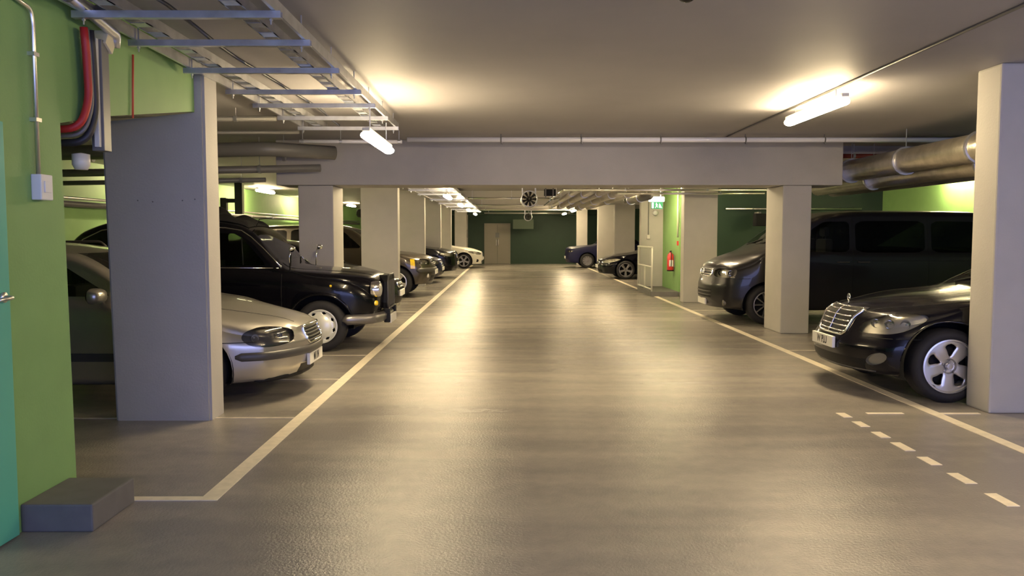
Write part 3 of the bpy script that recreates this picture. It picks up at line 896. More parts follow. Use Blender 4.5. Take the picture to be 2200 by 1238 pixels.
    def hs(s, d, z, sd, off=0.0):
        h = s.bvh.ray_cast(Vector((-d, sd * 3, z)), Vector((0, -sd, 0)))
        return (h[0] + Vector((0, sd * off, 0))) if h[0] else Vector((-d, sd * s.W, z))
    def ht(s, d, y, off=0.0):
        h = s.bvh.ray_cast(Vector((-d, y, 3)), Vector((0, 0, -1)))
        return (h[0] + Vector((0, 0, off))) if h[0] else Vector((-d, y, 1))
    def hp(s, ang, z, off=0.0, d0=.9):
        c = Vector((-d0, 0, z)); dr = Vector((math.cos(ang), math.sin(ang), 0))
        h = s.bvh.ray_cast(c + dr * 4, -dr)
        return (h[0] + dr * off) if h[0] else c + dr

    def finish(s):
        body = obj('body', s.bm, s.paint, s.root, 'keep')
        for p in body.data.polygons: p.use_smooth = True
        body.data.set_sharp_from_angle(angle=math.radians(50))
        body['label'] = s.sp.get('bodylabel', 'painted bodywork')
        # tubs
        for hd in s.sp['hubs']:
            for sd in (-1, 1):
                b = bmesh.new(); R = s.sp['Ra'] + .012; hz = s.sp.get('hz', s.sp['R'])
                y1 = s.W - .05; y0 = s.W - .36
                ring = []
                for yy in (y1, y0):
                    ring.append([b.verts.new((-hd + R * math.cos(a), sd * yy, max(hz + R * math.sin(a), s.sp['bot'][1][1] - .0))) for a in [math.radians(-25 + 230 * i / 24) for i in range(25)]])
                for i in range(24): b.faces.new((ring[0][i], ring[0][i + 1], ring[1][i + 1], ring[1][i]))
                b.faces.new(ring[1])
                obj('wheel_arch', b, 'well', s.root, 'auto', 'dark wheel arch lining')
        return body

    def win(s, poly, m='glass', name='side_window', sides=(-1, 1)):
        poly = [(p[0], p[1]) for p in chaikin([(a, b, 0) for a, b in poly], 2, .10)]
        for sd in sides:
            s.panel(name, [(-d, sd * s.W, z) for d, z in poly], (0, sd, 0), lambda c, n: sd * c.y > .3 and abs(n.y) > .3, m)
    def screen(s, yb, zb, yt, zt, d0, d1, m='glass', name='windscreen', rear=False):
        sg = -1 if rear else 1
        s.panel(name, [(sg * 3, -yb, zb), (sg * 3, yb, zb), (sg * 3, yt, zt), (sg * 3, -yt, zt)], (sg, 0, 0), lambda c, n: d0 < -c.x < d1, m)

    def gap(s, paths, name='panel_gap', r=.0035, m='gap'):
        for P in paths: obj(name, T(P, r, n=5), m, s.root, True)
    def side_lines(s, lines, n=10):
        out = []
        for sd in (-1, 1):
            for ln in lines:
                P = []
                for (a, b_) in zip(ln[:-1], ln[1:]):
                    for i in range(n): P.append(s.hs(a[0] + (b_[0] - a[0]) * i / n, a[1] + (b_[1] - a[1]) * i / n, sd, .0005))
                P.append(s.hs(*ln[-1], sd, .0005))
                out.append(P)
        s.gap(out)
    def strip(s, z, a0, a1, h, t, m, name, label=None, d0=.9, n=40, zf=None):
        """a band that follows the bodywork around the nose at height z, from angle a0 to a1"""
        b = bmesh.new(); rings = []
        for i in range(n + 1):
            a = a0 + (a1 - a0) * i / n
            zz = z if zf is None else zf(a)
            p = s.hp(a, zz, 0, d0); dr = Vector((math.cos(a), math.sin(a), 0))
            e = min(1, min(i, n - i) / .5 + .35)
            rings.append([b.verts.new(p + dr * q + Vector((0, 0, w))) for q, w in ((-.02, -h / 2 * e), (t * .6, -h / 2 * e), (t, -h * .25 * e), (t, h * .25 * e), (t * .6, h / 2 * e), (-.02, h / 2 * e))])
        for r1, r2 in zip(rings[:-1], rings[1:]):
            for k in range(6): b.faces.new((r1[k], r1[(k + 1) % 6], r2[(k + 1) % 6], r2[k]))
        b.faces.new(rings[0]); b.faces.new(rings[-1])
        return obj(name, b, m, s.root, True, label)

    def plate(s, z, txt=None, y=0.0, w=.52, h=.11, off=.015, x=None):
        p = s.hf(y, z)
        xx = (p.x if x is None else x) + off
        o = obj('number_plate', B(xx - .03, xx, y - w / 2, y + w / 2, z - h / 2, z + h / 2, bev=.003), 'plate', s.root, label='white front number plate')
        if txt:
            mtx = Matrix.Translation((xx + .001, y, z)) @ Matrix.Rotation(PI / 2, 4, 'Z') @ Matrix.Rotation(PI / 2, 4, 'X')
            text_mesh(txt, .105, 'plate_text', o, mtx, width=.78)
        return o

    def wheels(s, style, R, rim, w=.21, rm='alloy'):
        for hd in s.sp['hubs']:
            for sd in (-1, 1):
                make_wheel(s.root, (-hd, sd * (s.W - .025), R), sd, R, rim, w, style, rm)

    def mirror(s, d, z, yoff=.12, size=(.10, .20, .13), m=None, sides=(-1, 1)):
        for sd in sides:
            p = s.hs(d, z, sd)
            b = bmesh.new()
            bmesh.ops.create_uvsphere(b, u_segments=20, v_segments=12, radius=1)
            for v in b.verts:
                c = v.co
                x = c.x * size[0] * (1 if c.x > 0 else .25)
                q = lambda t: math.copysign(abs(t) ** .7, t)
                v.co = Vector((x, q(c.y) * size[1] / 2, q(c.z) * size[2] / 2)) + Vector((-d, p.y + sd * yoff, z + .06))
            tube(b, [(-d, p.y - sd * .02, z), (-d, p.y + sd * (yoff * .7), z + .03)], .022, n=8)
            o = obj('door_mirror', b, m or s.paint, s.root, True)
            g = bmesh.new(); lathe(g, [(0, 0), (1, 0)], (0, 0, 0), 'x', 20)
            for v in g.verts: v.co = Vector((-d - size[0] * .26, v.co.y * size[1] * .42 + p.y + sd * yoff, v.co.z * size[2] * .42 + z + .06))
            obj('mirror_glass', g, 'chrome', o)

    def handles(s, ds, z, m=None):
        for sd in (-1, 1):
            for d in ds:
                a = s.hs(d - .09, z, sd); c = s.hs(d + .09, z, sd)
                obj('door_handle', T(bend([a, a + Vector((0, sd * .04, 0)), c + Vector((0, sd * .04, 0)), c], .02), .012, n=8), m or s.paint, s.root, True)

    def seats(s, rows, z0=.5, zt=1.15, m='seat', y=(.38, -.38)):
        for d in rows:
            for yy in y:
                b = bmesh.new()
                box(b, -d - .12, -d + .02, yy - .23, yy + .23, z0 - .15, zt, bev=.05)
                box(b, -d, -d + .48, yy - .24, yy + .24, z0 - .2, z0 - .02, bev=.04)
                box(b, -d - .09, -d, yy - .13, yy + .13, zt + .04, zt + .2, bev=.04)
                for q in (-.06, .06): tube(b, [(-d - .045, yy + q, zt - .03), (-d - .045, yy + q, zt + .06)], .008, n=6)
                obj('seat', b, m, s.root, 'auto')

def make_wheel(root, hub, sd, R, rim, w, style, rm):
    hx, hy, hz = hub
    # outward direction is sd; lathe along y with sgn=-sd so positive offset goes inward
    b = bmesh.new()
    lathe(b, [(rim, .012), (rim + .012, 0), (rim + (R - rim) * .45, -.012), (R - .028, .004), (R - .006, .028), (R, .055), (R, w - .04), (R - .01, w - .015), (R - .06, w), (rim, w)], (hx, hy, hz), 'y', 56, -sd)
    for k in range(3):
        pass
    t = obj('wheel', b, 'rubber', root, True, label='black tyre')
    r = bmesh.new()
    # lip and barrel
    lathe(r, [(rim + .004, .008), (rim + .004, -.002), (rim - .010, -.004), (rim - .016, .012), (rim - .022, .05), (rim - .03, w - .02)], (hx, hy, hz), 'y', 56, -sd)
    def P(rho, th, dep):
        return Vector((hx + rho * math.cos(th), hy - sd * dep, hz + rho * math.sin(th)))
    def spokes(n, h, r0, r1, dish, th0=PI / 2, nr=18, na=10, thick=.022):
        for k in range(n):
            c = th0 + 2 * PI * k / n + PI / n
            g = [[], []]
            for i in range(nr + 1):
                rho = r0 + (r1 - r0) * i / nr
                ha = PI / n - h(rho / rim)
                row = [[], []]
                for j in range(na + 1):
                    u = -1 + 2 * j / na
                    dp = dish(rho / rim)
                    edge = .006 * abs(u) ** 6 if h(rho / rim) > 0 else 0
                    row[0].append(r.verts.new(P(rho, c + u * ha, dp + edge)))
                    row[1].append(r.verts.new(P(rho, c + u * ha, dp + thick)))
                g[0].append(row[0]); g[1].append(row[1])
            for i in range(nr):
                for j in range(na):
                    r.faces.new((g[0][i][j], g[0][i][j + 1], g[0][i + 1][j + 1], g[0][i + 1][j]))
                for j in (0, na):
                    r.faces.new((g[0][i][j], g[0][i + 1][j], g[1][i + 1][j], g[1][i][j]))
    if style == 'five_fan':
        def h(q):
            t = (q - .36) / (.84 - .36)
            if t <= 0 or t >= 1: return 0
            e = min(1, t / .12) ** .5 * min(1, (1 - t) / .22) ** .5
            return (math.radians(7) + math.radians(12.5) * t) * e
        spokes(5, h, rim * .06, rim * .97, lambda q: .012 + .022 * (1 - min(1, q / .8)) ** 2 + .02 * (q < .25) , PI / 2 + math.radians(3), 24, 12)
        lathe(r, [(0, -.0), (rim * .11, .002), (rim * .13, .03)], (hx, hy, hz), 'y', 24, -sd)
        for k in range(5):
            a = PI / 2 + 2 * PI * k / 5
            lathe(r, [(rim * .045, .026), (rim * .045, .03), (rim * .03, .045)], P(rim * .24, a, 0) - Vector((0, 0, 0)), 'y', 10, -sd)
    elif style == 'hubcap':
        def h(q):
            t = (q - .76) / .12
            if t <= 0 or t >= 1: return 0
            return math.radians(9.5) * (1 - (2 * t - 1) ** 2) ** .5
        spokes(8, h, rim * .01, rim * .99, lambda q: (-.035 + .03 * (q / .62) ** 2.5) if q < .62 else (.001 + .012 * math.sin(PI * min(1, (q - .62) / .38)) - .004), PI / 2 - math.radians(15), 26, 10, .01)
    elif style == 'plain_disc':
        def h(q):
            t = (q - .78) / .1
            if t <= 0 or t >= 1: return 0
            return math.radians(8) * (1 - (2 * t - 1) ** 2) ** .5
        spokes(10, h, rim * .01, rim * .99, lambda q: .01 + .012 * math.sin(PI * q), PI / 2, 20, 8, .01)
    elif style == 'double_spoke':
        def h(q):
            t = (q - .24) / (.93 - .24)
            if t <= 0 or t >= 1: return 0
            return min(math.radians(18 * (.45 + .45 * t)) * min(1, t / .1) ** .5 * min(1, (1 - t) / .1) ** .5, math.radians(14))
        spokes(10, h, rim * .05, rim * .97, lambda q: .02 + .012 * (1 - q), PI / 2, 20, 6)
    else:
        def h(q):
            t = (q - .28) / (.92 - .28)
            if t <= 0 or t >= 1: return 0
            return math.radians(16 + 9 * t) * min(1, t / .12) ** .5 * min(1, (1 - t) / .12) ** .5
        spokes(5, h, rim * .05, rim * .97, lambda q: .02 + .012 * (1 - q), PI / 2, 20, 8)
    obj('rim', r, rm, t, 'auto')
    b = bmesh.new(); lathe(b, [(0, .09), (rim * .72, .09), (rim * .72, .11), (rim - .03, .13)], (hx, hy, hz), 'y', 32, -sd)
    obj('brake_disc', b, 'well', t, True)

def bulbs(parent, specs, m='reflector'):
    for (c, r, ax) in specs:
        b = bmesh.new(); ax = Vector(ax).normalized()
        rot = Vector((1, 0, 0)).rotation_difference(ax).to_matrix()
        lathe(b, [(r, .0), (r * .9, -.010), (r * .6, -.024), (r * .2, -.03), (r * .18, -.012), (.0, -.008)], (0, 0, 0), 'x', 20)
        for v in b.verts: v.co = rot @ v.co + Vector(c)
        obj('bulb_reflector', b, m, parent, True)

def front_detail(s, zg, hg, wg, bars=4, gm='chrome', frame='chrome', depth=.05, zi=None, wi=.5, hi=.1, top=1.0):
    """grille cut into the nose, with bars and a frame; lower intake"""
    poly = [(2, -wg * top, zg + hg / 2), (2, wg * top, zg + hg / 2), (2, wg, zg - hg / 2 + .03), (2, wg - .04, zg - hg / 2), (2, -wg + .04, zg - hg / 2), (2, -wg, zg - hg / 2 + .03)]
    g = s.panel('grille', poly, (1, 0, 0), lambda c, n: -c.x < .6, 'lens', 'dark radiator grille', depth, 'black', 'grille_backing')
    if g:
        g.data.materials.clear(); g.data.materials.append(M['black'])
    out = g
    for i in range(bars):
        z = zg - hg / 2 + hg * (i + .7) / (bars + .4)
        P = [s.hf(y, z, .004) for y in np.linspace(-wg * .98, wg * .98, 15)]
        obj('grille_bar', T(P, .0085, n=6), gm, s.root, True)
    if frame:
        P = []
        pp = [(p[1], p[2]) for p in poly] + [(poly[0][1], poly[0][2])]
        for a, b_ in zip(pp[:-1], pp[1:]):
            for i in range(8): P.append(s.hf(a[0] + (b_[0] - a[0]) * i / 8, a[1] + (b_[1] - a[1]) * i / 8, .004))
        P.append(P[0])
        obj('grille_frame', T(P, .013, n=8), frame, s.root, True)
    if zi:
        for nm in ('lower_intake',):
            o = s.panel(nm, [(2, -wi, zi + hi / 2), (2, wi, zi + hi / 2), (2, wi * .94, zi - hi / 2), (2, -wi * .94, zi - hi / 2)], (1, 0, 0), lambda c, n: -c.x < .7, 'black', 'dark lower air intake')
    return out

def chaikin(pts, it=2, q=.22):
    P = [Vector(p) for p in pts]
    for _ in range(it):
        Q = []
        for a, b in zip(P, P[1:] + P[:1]): Q += [a.lerp(b, q), a.lerp(b, 1 - q)]
        P = Q
    return [tuple(p) for p in P]

def headlamps(s, pts, ang=45, m='lens', back='reflector', depth=.05, n_b=2, br=.055, bm_='reflector', mix=None):
    """pts: list of (d, y, z) on the right half (y>0); mirrored"""
    a = math.radians(ang)
    for sd in (-1, 1):
        P = [(-d, sd * y, z) for d, y, z in chaikin(pts)]
        if sd < 0: P = P[::-1]
        c = sum((Vector(p) for p in P), Vector()) / len(P)
        dirn = (math.cos(a), sd * math.sin(a), 0)
        o = s.panel('headlamp', P, dirn, lambda cc, n: sd * cc.y > .12 and -cc.x < 1.3, m, 'glossy headlamp cover', depth, back, 'lamp_housing')
        if o:
            ax = Vector(dirn); uu = Vector((-sd * math.sin(a), math.cos(a) * 1.0, 0))
            uu = Vector((0, 0, 1)).cross(ax).normalized()
            us = [(Vector(p) - c).dot(uu) for p in P]; half = (max(us) - min(us)) / 2
            specs = []
            for k in range(n_b):
                f = 0 if n_b == 1 else (-.5 + k / (n_b - 1)) * .9
                q = c + uu * half * f
                h = s.bvh.ray_cast(q + ax * 2, -ax)
                pos = h[0] - ax * (depth * .55) if h[0] else q
                specs.append((pos, br * .8, ax))
            bulbs(o, specs, bm_)

def wipers(s, d, z=None):
    for y0, y1 in ((.05, .55), (-.5, .0)):
        P = [s.ht(d - .02 + .12 * t, y0 + (y1 - y0) * t, .012) for t in (0, .5, 1)]
        obj('wiper', T(P, .008, n=6), 'black', s.root, True)

# ---- shared seat of curves for ordinary cars
def base_spec(L=4.6, W=.9, H=1.45, nose=.68, hood=.95, cowl=1.25, roof0=2.1, hubs=(.88, 3.6), R=.32, trunk=.98, wag=False, bot=.2):
    if wag: tail = [(L - .45, H - .07), (L - .12, hood + .06), (L, hood)]
    else: tail = [(L - 1.45, H - .10), (L - .75, trunk), (L - .2, trunk - .03), (L, trunk - .1)]
    return dict(L=L, W=W,
        top=[(0, nose), (.12, nose + .05), (.45, nose + (hood - nose) * .55), (cowl, hood), (roof0, H - .05), ((roof0 + L - .9) / 2, H)] + tail,
        belt=[(0, nose - .08), (.4, nose), (cowl, hood - .07), (L * .6, hood - .02), (L, hood - .08 if not wag else hood - .04)],
        bot=[(0, bot + .02), (.3, bot), (L - .4, bot), (L, bot + .08)],
        plan=[(0, W * .90), (.10, W * .95), (.5, W * .99), (1.2, W), (L - .9, W), (L - .15, W * .95), (L, W * .88)],
        face_f=[(0, .10), (bot + .05, .06), (.42, 0), (nose - .1, .03), (nose + .05, .10), (1.5, .2)],
        face_r=[(0, .08), (.5, 0), (hood, .06), (2, .3)], sweep_f=.34, sweep_r=.2, hubs=hubs, R=R, Ra=R + .055)

# ---------------------------------------------------------------- silver estate
sp = dict(L=4.71, W=.90,
    top=[(0, .68), (.10, .73), (.35, .80), (.8, .885), (1.22, .945), (1.50, 1.11), (2.05, 1.385), (2.7, 1.455), (3.6, 1.44), (4.3, 1.37), (4.58, 1.05), (4.71, .98)],
    belt=[(0, .60), (.25, .65), (.6, .745), (1.2, .86), (2.6, .93), (4.71, .95)],
    bot=[(0, .205), (.3, .19), (4.3, .2), (4.71, .28)],
    plan=[(0, .76), (.12, .83), (.4, .875), (1.0, .90), (3.9, .90), (4.5, .86), (4.71, .80)],
    face_f=[(0, .14), (.20, .085), (.34, .02), (.52, 0), (.60, .035), (.72, .06), (.80, .12), (1.5, .2)],
    face_r=[(0, .08), (.5, 0), (1.0, .06), (2, .3)], sweep_f=.46, sweep_r=.2, df=1.1, hubs=(.93, 3.69), R=.315, Ra=.375, k=.30, turn=.05, rch=.30, bodylabel='silver bodywork')
v = Car('estate_car', 'silver estate car half hidden behind the wide notched column', (-1.89, 8.02, 0), 0, 'silver_paint', sp)
v.win([(1.62, .985), (1.78, .975), (2.60, .985), (2.62, 1.33), (2.18, 1.31)])
v.win([(2.70, .985), (3.52, .99), (3.50, 1.33), (2.72, 1.335)])
v.win([(3.62, 1.0), (4.28, 1.01), (4.15, 1.29), (3.60, 1.32)], 'glass_dark')
v.screen(.70, 1.02, .56, 1.355, 1.2, 2.2)
v.screen(.62, 1.02, .52, 1.33, 3.9, 4.75, 'glass_dark', 'rear_window', True)
front_detail(v, .575, .16, .27, 5, 'trim_grey', 'chrome', .05, .262, .34, .085)
headlamps(v, [(.12, .42, .655), (.14, .40, .545), (.25, .60, .51), (.40, .78, .52), (.46, .84, .59), (.42, .82, .66), (.28, .70, .70)], 50, 'lens', 'reflector_dark', .045, 2, .045)
v.strip(.435, math.radians(-66), math.radians(66), .075, .028, 'trim_grey', 'bumper_strip', 'dark grey rubbing strip round the bumper')
v.strip(.205, math.radians(-55), math.radians(55), .035, .012, 'black', 'lower_lip', 'black lip under the bumper')
v.plate(.335, 'M11N', off=.02)
v.side_lines([[(1.38, .25), (1.36, .90)], [(2.63, .25), (2.66, .95)], [(3.58, .62), (3.62, .95)], [(.78, .565), (.35, .565)]])
# bonnet crease and shut lines
P = []
for sd in (-1, 1):
    P.append([v.ht(d, sd * (.30 + .30 * sstep((d - .12) / 1.0)), .0005) for d in np.linspace(.14, 1.2, 16)])
v.gap(P, 'bonnet_gap', .003)
v.mirror(1.70, .93, .13, (.10, .23, .14))
v.handles((2.42, 3.38), .86)
for sd in (-1, 1):
    b = bmesh.new()
    for d0, d1 in ((1.42, 2.6), (2.68, 3.25)):
        P = [v.hs(d, .50, sd, .004) for d in np.linspace(d0, d1, 8)]
        for a_, c_ in zip(P[:-1], P[1:]): box(b, a_.x, c_.x, a_.y - sd * .01, a_.y + sd * .012, .41, .48)
    obj('side_rubbing_strip', b, 'trim_grey', v.root, label='dark strip along the doors')
    obj('roof_rail', T(bend([v.ht(2.3, sd * .52), v.ht(2.36, sd * .53, .045), v.ht(4.0, sd * .53, .045), v.ht(4.1, sd * .52)], .05), .013, n=8), 'trim_grey', v.root, True)
v.wheels('five', .315, .205)
v.seats((2.45, 3.3), .5, 1.02)
wipers(v, 1.30)
v.finish()

# ---------------------------------------------------------------- black taxi
sp = dict(L=4.55, W=.87,
    top=[(0, .90), (.06, .985), (.30, 1.035), (.8, 1.08), (1.20, 1.12), (1.28, 1.17), (1.70, 1.60), (1.90, 1.69), (2.5, 1.755), (3.4, 1.74), (3.85, 1.62), (4.15, 1.40), (4.35, 1.12), (4.47, .9), (4.55, .75)],
    belt=[(0, .66), (.12, .80), (.35, .90), (.8, .965), (1.2, 1.03), (2.6, 1.06), (3.8, 1.0), (4.3, .80), (4.55, .62)],
    bot=[(0, .36), (.3, .30), (1.2, .24), (3.0, .24), (4.1, .30), (4.55, .38)],
    plan=[(0, .66), (.08, .74), (.35, .83), (.8, .865), (1.5, .87), (3.6, .87), (4.2, .82), (4.55, .66)],
    face_f=[(0, .06), (.36, .05), (.6, .01), (.85, 0), (1.0, .035), (1.8, .1)],
    face_r=[(0, .0), (.6, 0), (1.0, .02), (2, .1)], sweep_f=.20, sweep_r=.2, df=.6, hubs=(.76, 3.56), R=.335, Ra=.42, k=.16, turn=.06, rch=.36, rcc=.2, rr=.14, bodylabel='black bodywork')
TXX = -1.66
t = Car('taxi', 'black cab with white dished hubcap and cloth on its roof', (-1.66, 11.34, 0), 0, 'taxi_paint', sp, 'taxi')
t.win([(1.46, 1.13), (1.64, 1.12), (2.44, 1.12), (2.46, 1.55), (1.90, 1.54), (1.78, 1.48)])
t.win([(2.62, 1.12), (3.46, 1.11), (3.44, 1.56), (2.64, 1.56)])
t.win([(3.58, 1.14), (3.88, 1.14), (3.78, 1.42), (3.60, 1.50)])
t.screen(.66, 1.19, .56, 1.585, 1.15, 1.9)
t.screen(.40, 1.18, .34, 1.42, 3.8, 4.6, 'glass_dark', 'rear_window', True)
# upright radiator grille, chrome frame and slats
b = bmesh.new()
gp = [(-.27, .52), (.27, .52), (.30, .60), (.29, .88), (.22, .97), (-.22, .97), (-.29, .88), (-.30, .60)]
prism(b, gp, 'x', -.10, .035)
g = obj('grille', b, 'black', t.root, label='upright black radiator grille')
obj('grille_frame', T([(.036, y, z) for y, z in gp] + [(.036, *gp[0])], .014, n=8), 'trim_grey', g, True)
for k in range(9):
    y = -.24 + .06 * k
    obj('grille_bar', T([(.04, y, .55), (.04, y, .90)], .006, n=5), 'alloy_dark', g)
for sd in (-1, 1):
    # round headlamps, side lamps, indicator
    p = t.hf(sd * .565, .80)
    b = bmesh.new(); lathe(b, [(.105, -.10), (.108, .0), (.098, .016)], (0, 0, 0), 'x', 32)
    for w in b.verts: w.co += Vector((p.x + .03, sd * .565, .80))
    h = obj('headlamp', b, 'chrome', t.root, True, 'round chrome-rimmed headlamp')
    b = bmesh.new(); lathe(b, [(.098, .014), (.07, .030), (.03, .038), (0, .04)], (0, 0, 0), 'x', 32)
    for w in b.verts: w.co += Vector((p.x + .03, sd * .565, .80))
    obj('lens', b, 'reflector', h, True)
    p = t.hf(sd * .59, .60)
    b = bmesh.new(); lathe(b, [(.034, -.03), (.034, .012), (.02, .024), (0, .026)], (p.x + .01, sd * .59, .62), 'x', 20)
    obj('side_lamp', b, 'amber', t.root, True, 'small amber side lamp')
    q = t.hs(.62, .86, sd)
    b = bmesh.new(); bmesh.ops.create_uvsphere(b, u_segments=12, v_segments=8, radius=.018); bmesh.ops.translate(b, vec=q, verts=b.verts)
    obj('side_repeater', b, 'amber', t.root, True, 'small side repeater lamp')
    # wing mirror on a thin stalk
    q = t.ht(1.17, sd * .72)
    st = obj('wing_mirror_stalk', T([q, q + Vector((.0, sd * .03, .15)), q + Vector((.02, sd * .03, .26))], .008, n=8), 'chrome', t.root, True)
    b = bmesh.new(); bmesh.ops.create_uvsphere(b, u_segments=16, v_segments=10, radius=1)
    for w in b.verts: w.co = Vector((w.co.x * (.06 if w.co.x > 0 else .012), w.co.y * .07, w.co.z * .045)) + q + Vector((.03, sd * .06, .27))
    obj('mirror_head', b, 'chrome', st, True)
    # chrome strip around the side glass
    P = [t.hs(d, z, sd, .006) for d, z in ((1.27, 1.10), (1.38, 1.20), (1.52, 1.35), (1.67, 1.49), (1.80, 1.575), (2.0, 1.61), (2.5, 1.64), (3.2, 1.64), (3.6, 1.58), (3.85, 1.46), (3.98, 1.30), (4.02, 1.15))]
    obj('window_trim', T(P, .009, n=8), 'chrome', t.root, True)
    P = [t.hs(d, z, sd, .004) for d, z in ((1.30, 1.09), (2.1, 1.095), (3.0, 1.095), (3.9, 1.10))]
    obj('window_trim', T(P, .006, n=6), 'chrome', t.root, True)
    obj('quarterlight_post', T([t.hs(1.76, 1.13, sd, -.0), t.hs(1.79, 1.48, sd, -.0)], .008, n=6), 'black', t.root, True)
    # wing flare over front wheel
    for hd in (.76, 3.56):
        P = [t.hs(hd - .425 * math.cos(a), .335 + .425 * math.sin(a), sd, .0) for a in [math.radians(8 + 164 * i / 20) for i in range(21)]]
        obj('wing_flare', T(P, .02, n=8), 'taxi_paint', t.root, True)
# bumpers
t.strip(.42, math.radians(-72), math.radians(72), .13, .09, 'alloy_dark', 'front_bumper', 'heavy bright front bumper', d0=.75)
for sd in (-1, 1):
    p = t.hf(sd * .30, .42)
    obj('overrider', B(p.x + .04, p.x + .125, sd * .30 - .03, sd * .30 + .03, .33, .53, bev=.02), 'black', t.root)
t.plate(.375, None, off=.125)
t.side_lines([[(1.25, .30), (1.25, 1.08)], [(2.50, .28), (2.56, 1.08)], [(3.50, .70), (3.52, 1.08)]])
t.gap([[t.ht(d, sd * (.33 + .20 * d), .0005) for d in np.linspace(.08, 1.3, 14)] for sd in (-1, 1)], 'bonnet_gap', .004)
t.handles((2.42, 3.36), 1.0, 'chrome')
t.wheels('hubcap', .335, .218, .2, 'hubcap')
t.seats((2.25,), .62, 1.18, 'seat', (-.38,)); t.seats((3.55,), .62, 1.2, 'seat_pale', (.38, 0, -.38))
b = bmesh.new(); lathe(b, [(.19 + .012 * math.cos(a), .012 * math.sin(a)) for a in [2 * PI * k / 8 for k in range(9)]], (-1.68, -.38, 1.08), 'x', 24)
obj('steering_wheel', b, 'black', t.root, True)
obj('partition', B(-2.52, -2.50, -.70, .70, .5, 1.15), 'seat', t.root)
wipers(t, 1.24)
obj('roof_sign', B(-3.05, -2.90, -.22, .22, 1.70, 1.79, bev=.02), 'black', t.root, label='unlit black roof light')
t.finish()
# dark cloth on the taxi roof
b = bmesh.new()
bmesh.ops.create_grid(b, x_segments=40, y_segments=24, size=1)
for w in b.verts:
    x, y = w.co.x * .62, w.co.y * .5
    h = .055 + .05 * math.sin(x * 9 + 1.3) * math.cos(y * 5) + .03 * math.sin(x * 17 + y * 8) + .02 * math.cos(y * 15)
    e = max(0, 1 - max(abs(w.co.x), abs(w.co.y)) ** 5)
    base = t.bvh.ray_cast(Vector((x - 2.38, y, 3)), Vector((0, 0, -1)))[0]
    w.co = Vector((x, y, base.z + .012 + max(h, .01) * e))
o = obj('folded_cloth', b, 'cloth', None, True)
o.location = (TXX - 2.38, 11.34, 0)
o.modifiers.new('thickness', 'SOLIDIFY').thickness = .01
tag(o, 'rumpled dark cloth lying on the black taxi roof', 'cloth')
o = thing('aerial', 'short aerial stub with bright tip on the taxi roof', 'aerial', (TXX - 1.72, 11.0, 1.62))
obj('rod', T([(0, 0, 0), (.05, 0, .11), (.22, 0, .13)], .006, n=6), 'black', o); 
b = bmesh.new(); bmesh.ops.create_uvsphere(b, u_segments=10, v_segments=8, radius=.014); bmesh.ops.translate(b, vec=(.23, 0, .13), verts=b.verts); obj('tip', b, 'white', o, True)

# ---------------------------------------------------------------- black luxury saloon, near right
sp = dict(L=5.08, W=.935,
    top=[(0, .76), (.06, .82), (.30, .875), (.75, .93), (1.25, .98), (1.50, 1.015), (1.72, 1.12), (2.45, 1.40), (3.1, 1.455), (3.8, 1.38), (4.45, 1.10), (4.9, 1.04), (5.08, .95)],
    belt=[(0, .66), (.2, .72), (.6, .80), (1.2, .885), (2.4, .93), (4.4, .96), (5.08, .90)],
    bot=[(0, .235), (.3, .20), (4.6, .2), (5.08, .30)],
    plan=[(0, .80), (.12, .86), (.4, .905), (.9, .935), (4.2, .935), (4.8, .89), (5.08, .82)],
    face_f=[(0, .18), (.20, .10), (.30, .02), (.46, 0), (.56, .05), (.80, .15), (.9, .19), (1.5, .25)],
    face_r=[(0, .08), (.5, 0), (1.0, .06), (2, .3)], sweep_f=.42, sweep_r=.2, df=1.1, hubs=(.79, 3.87), R=.338, Ra=.40, k=.40, turn=.05, rch=.36, bodylabel='glossy black bodywork')
c = Car('saloon_car', 'glossy black saloon with slatted chrome grille and five-spoke wheels', (3.20, 8.16, 0), PI, 'black_paint', sp)
c.win([(1.95, 1.0), (2.2, .985), (2.85, .985), (2.88, 1.33), (2.5, 1.31)])
c.win([(2.96, .985), (3.80, 1.0), (3.85, 1.24), (3.4, 1.33), (2.98, 1.34)])
c.screen(.72, 1.09, .56, 1.37, 1.5, 2.55)
c.screen(.60, 1.12, .52, 1.34, 3.8, 4.6, 'glass_dark', 'rear_window', True)
front_detail(c, .685, .26, .31, 5, 'chrome', 'chrome', .06, .30, .62, .13, top=1.18)
obj('grille_bar', T([c.hf(0, z, .008) for z in np.linspace(.56, .81, 8)], .009, n=6), 'chrome', c.root, True)
headlamps(c, [(.16, .455, .665), (.14, .47, .595), (.28, .72, .60), (.38, .86, .64), (.54, .925, .755), (.50, .91, .80), (.32, .74, .80), (.20, .56, .73)], 45, 'lens', 'reflector', .05, 3, .058, 'chrome')
for sd in (-1, 1):     # oval fog lamps
    pts = [(.3 + .0, sd * (.68 + .10 * math.cos(a)), .375 + .055 * math.sin(a) + .03 * math.cos(a)) for a in [2 * PI * k / 16 for k in range(16)]]
    pts = [(-p[0], p[1], p[2]) for p in pts]
    c.panel('fog_lamp', pts, (1, sd * .25, 0), lambda cc, n: sd * cc.y > .4 and -cc.x < .8, 'lens', 'oval fog lamp', .03, 'reflector', 'lamp_housing')
c.strip(.255, math.radians(-45), math.radians(45), .018, .008, 'trim_grey', 'bumper_trim', 'thin strip under the bumper')
c.plate(.475, 'W PLU', off=.025)
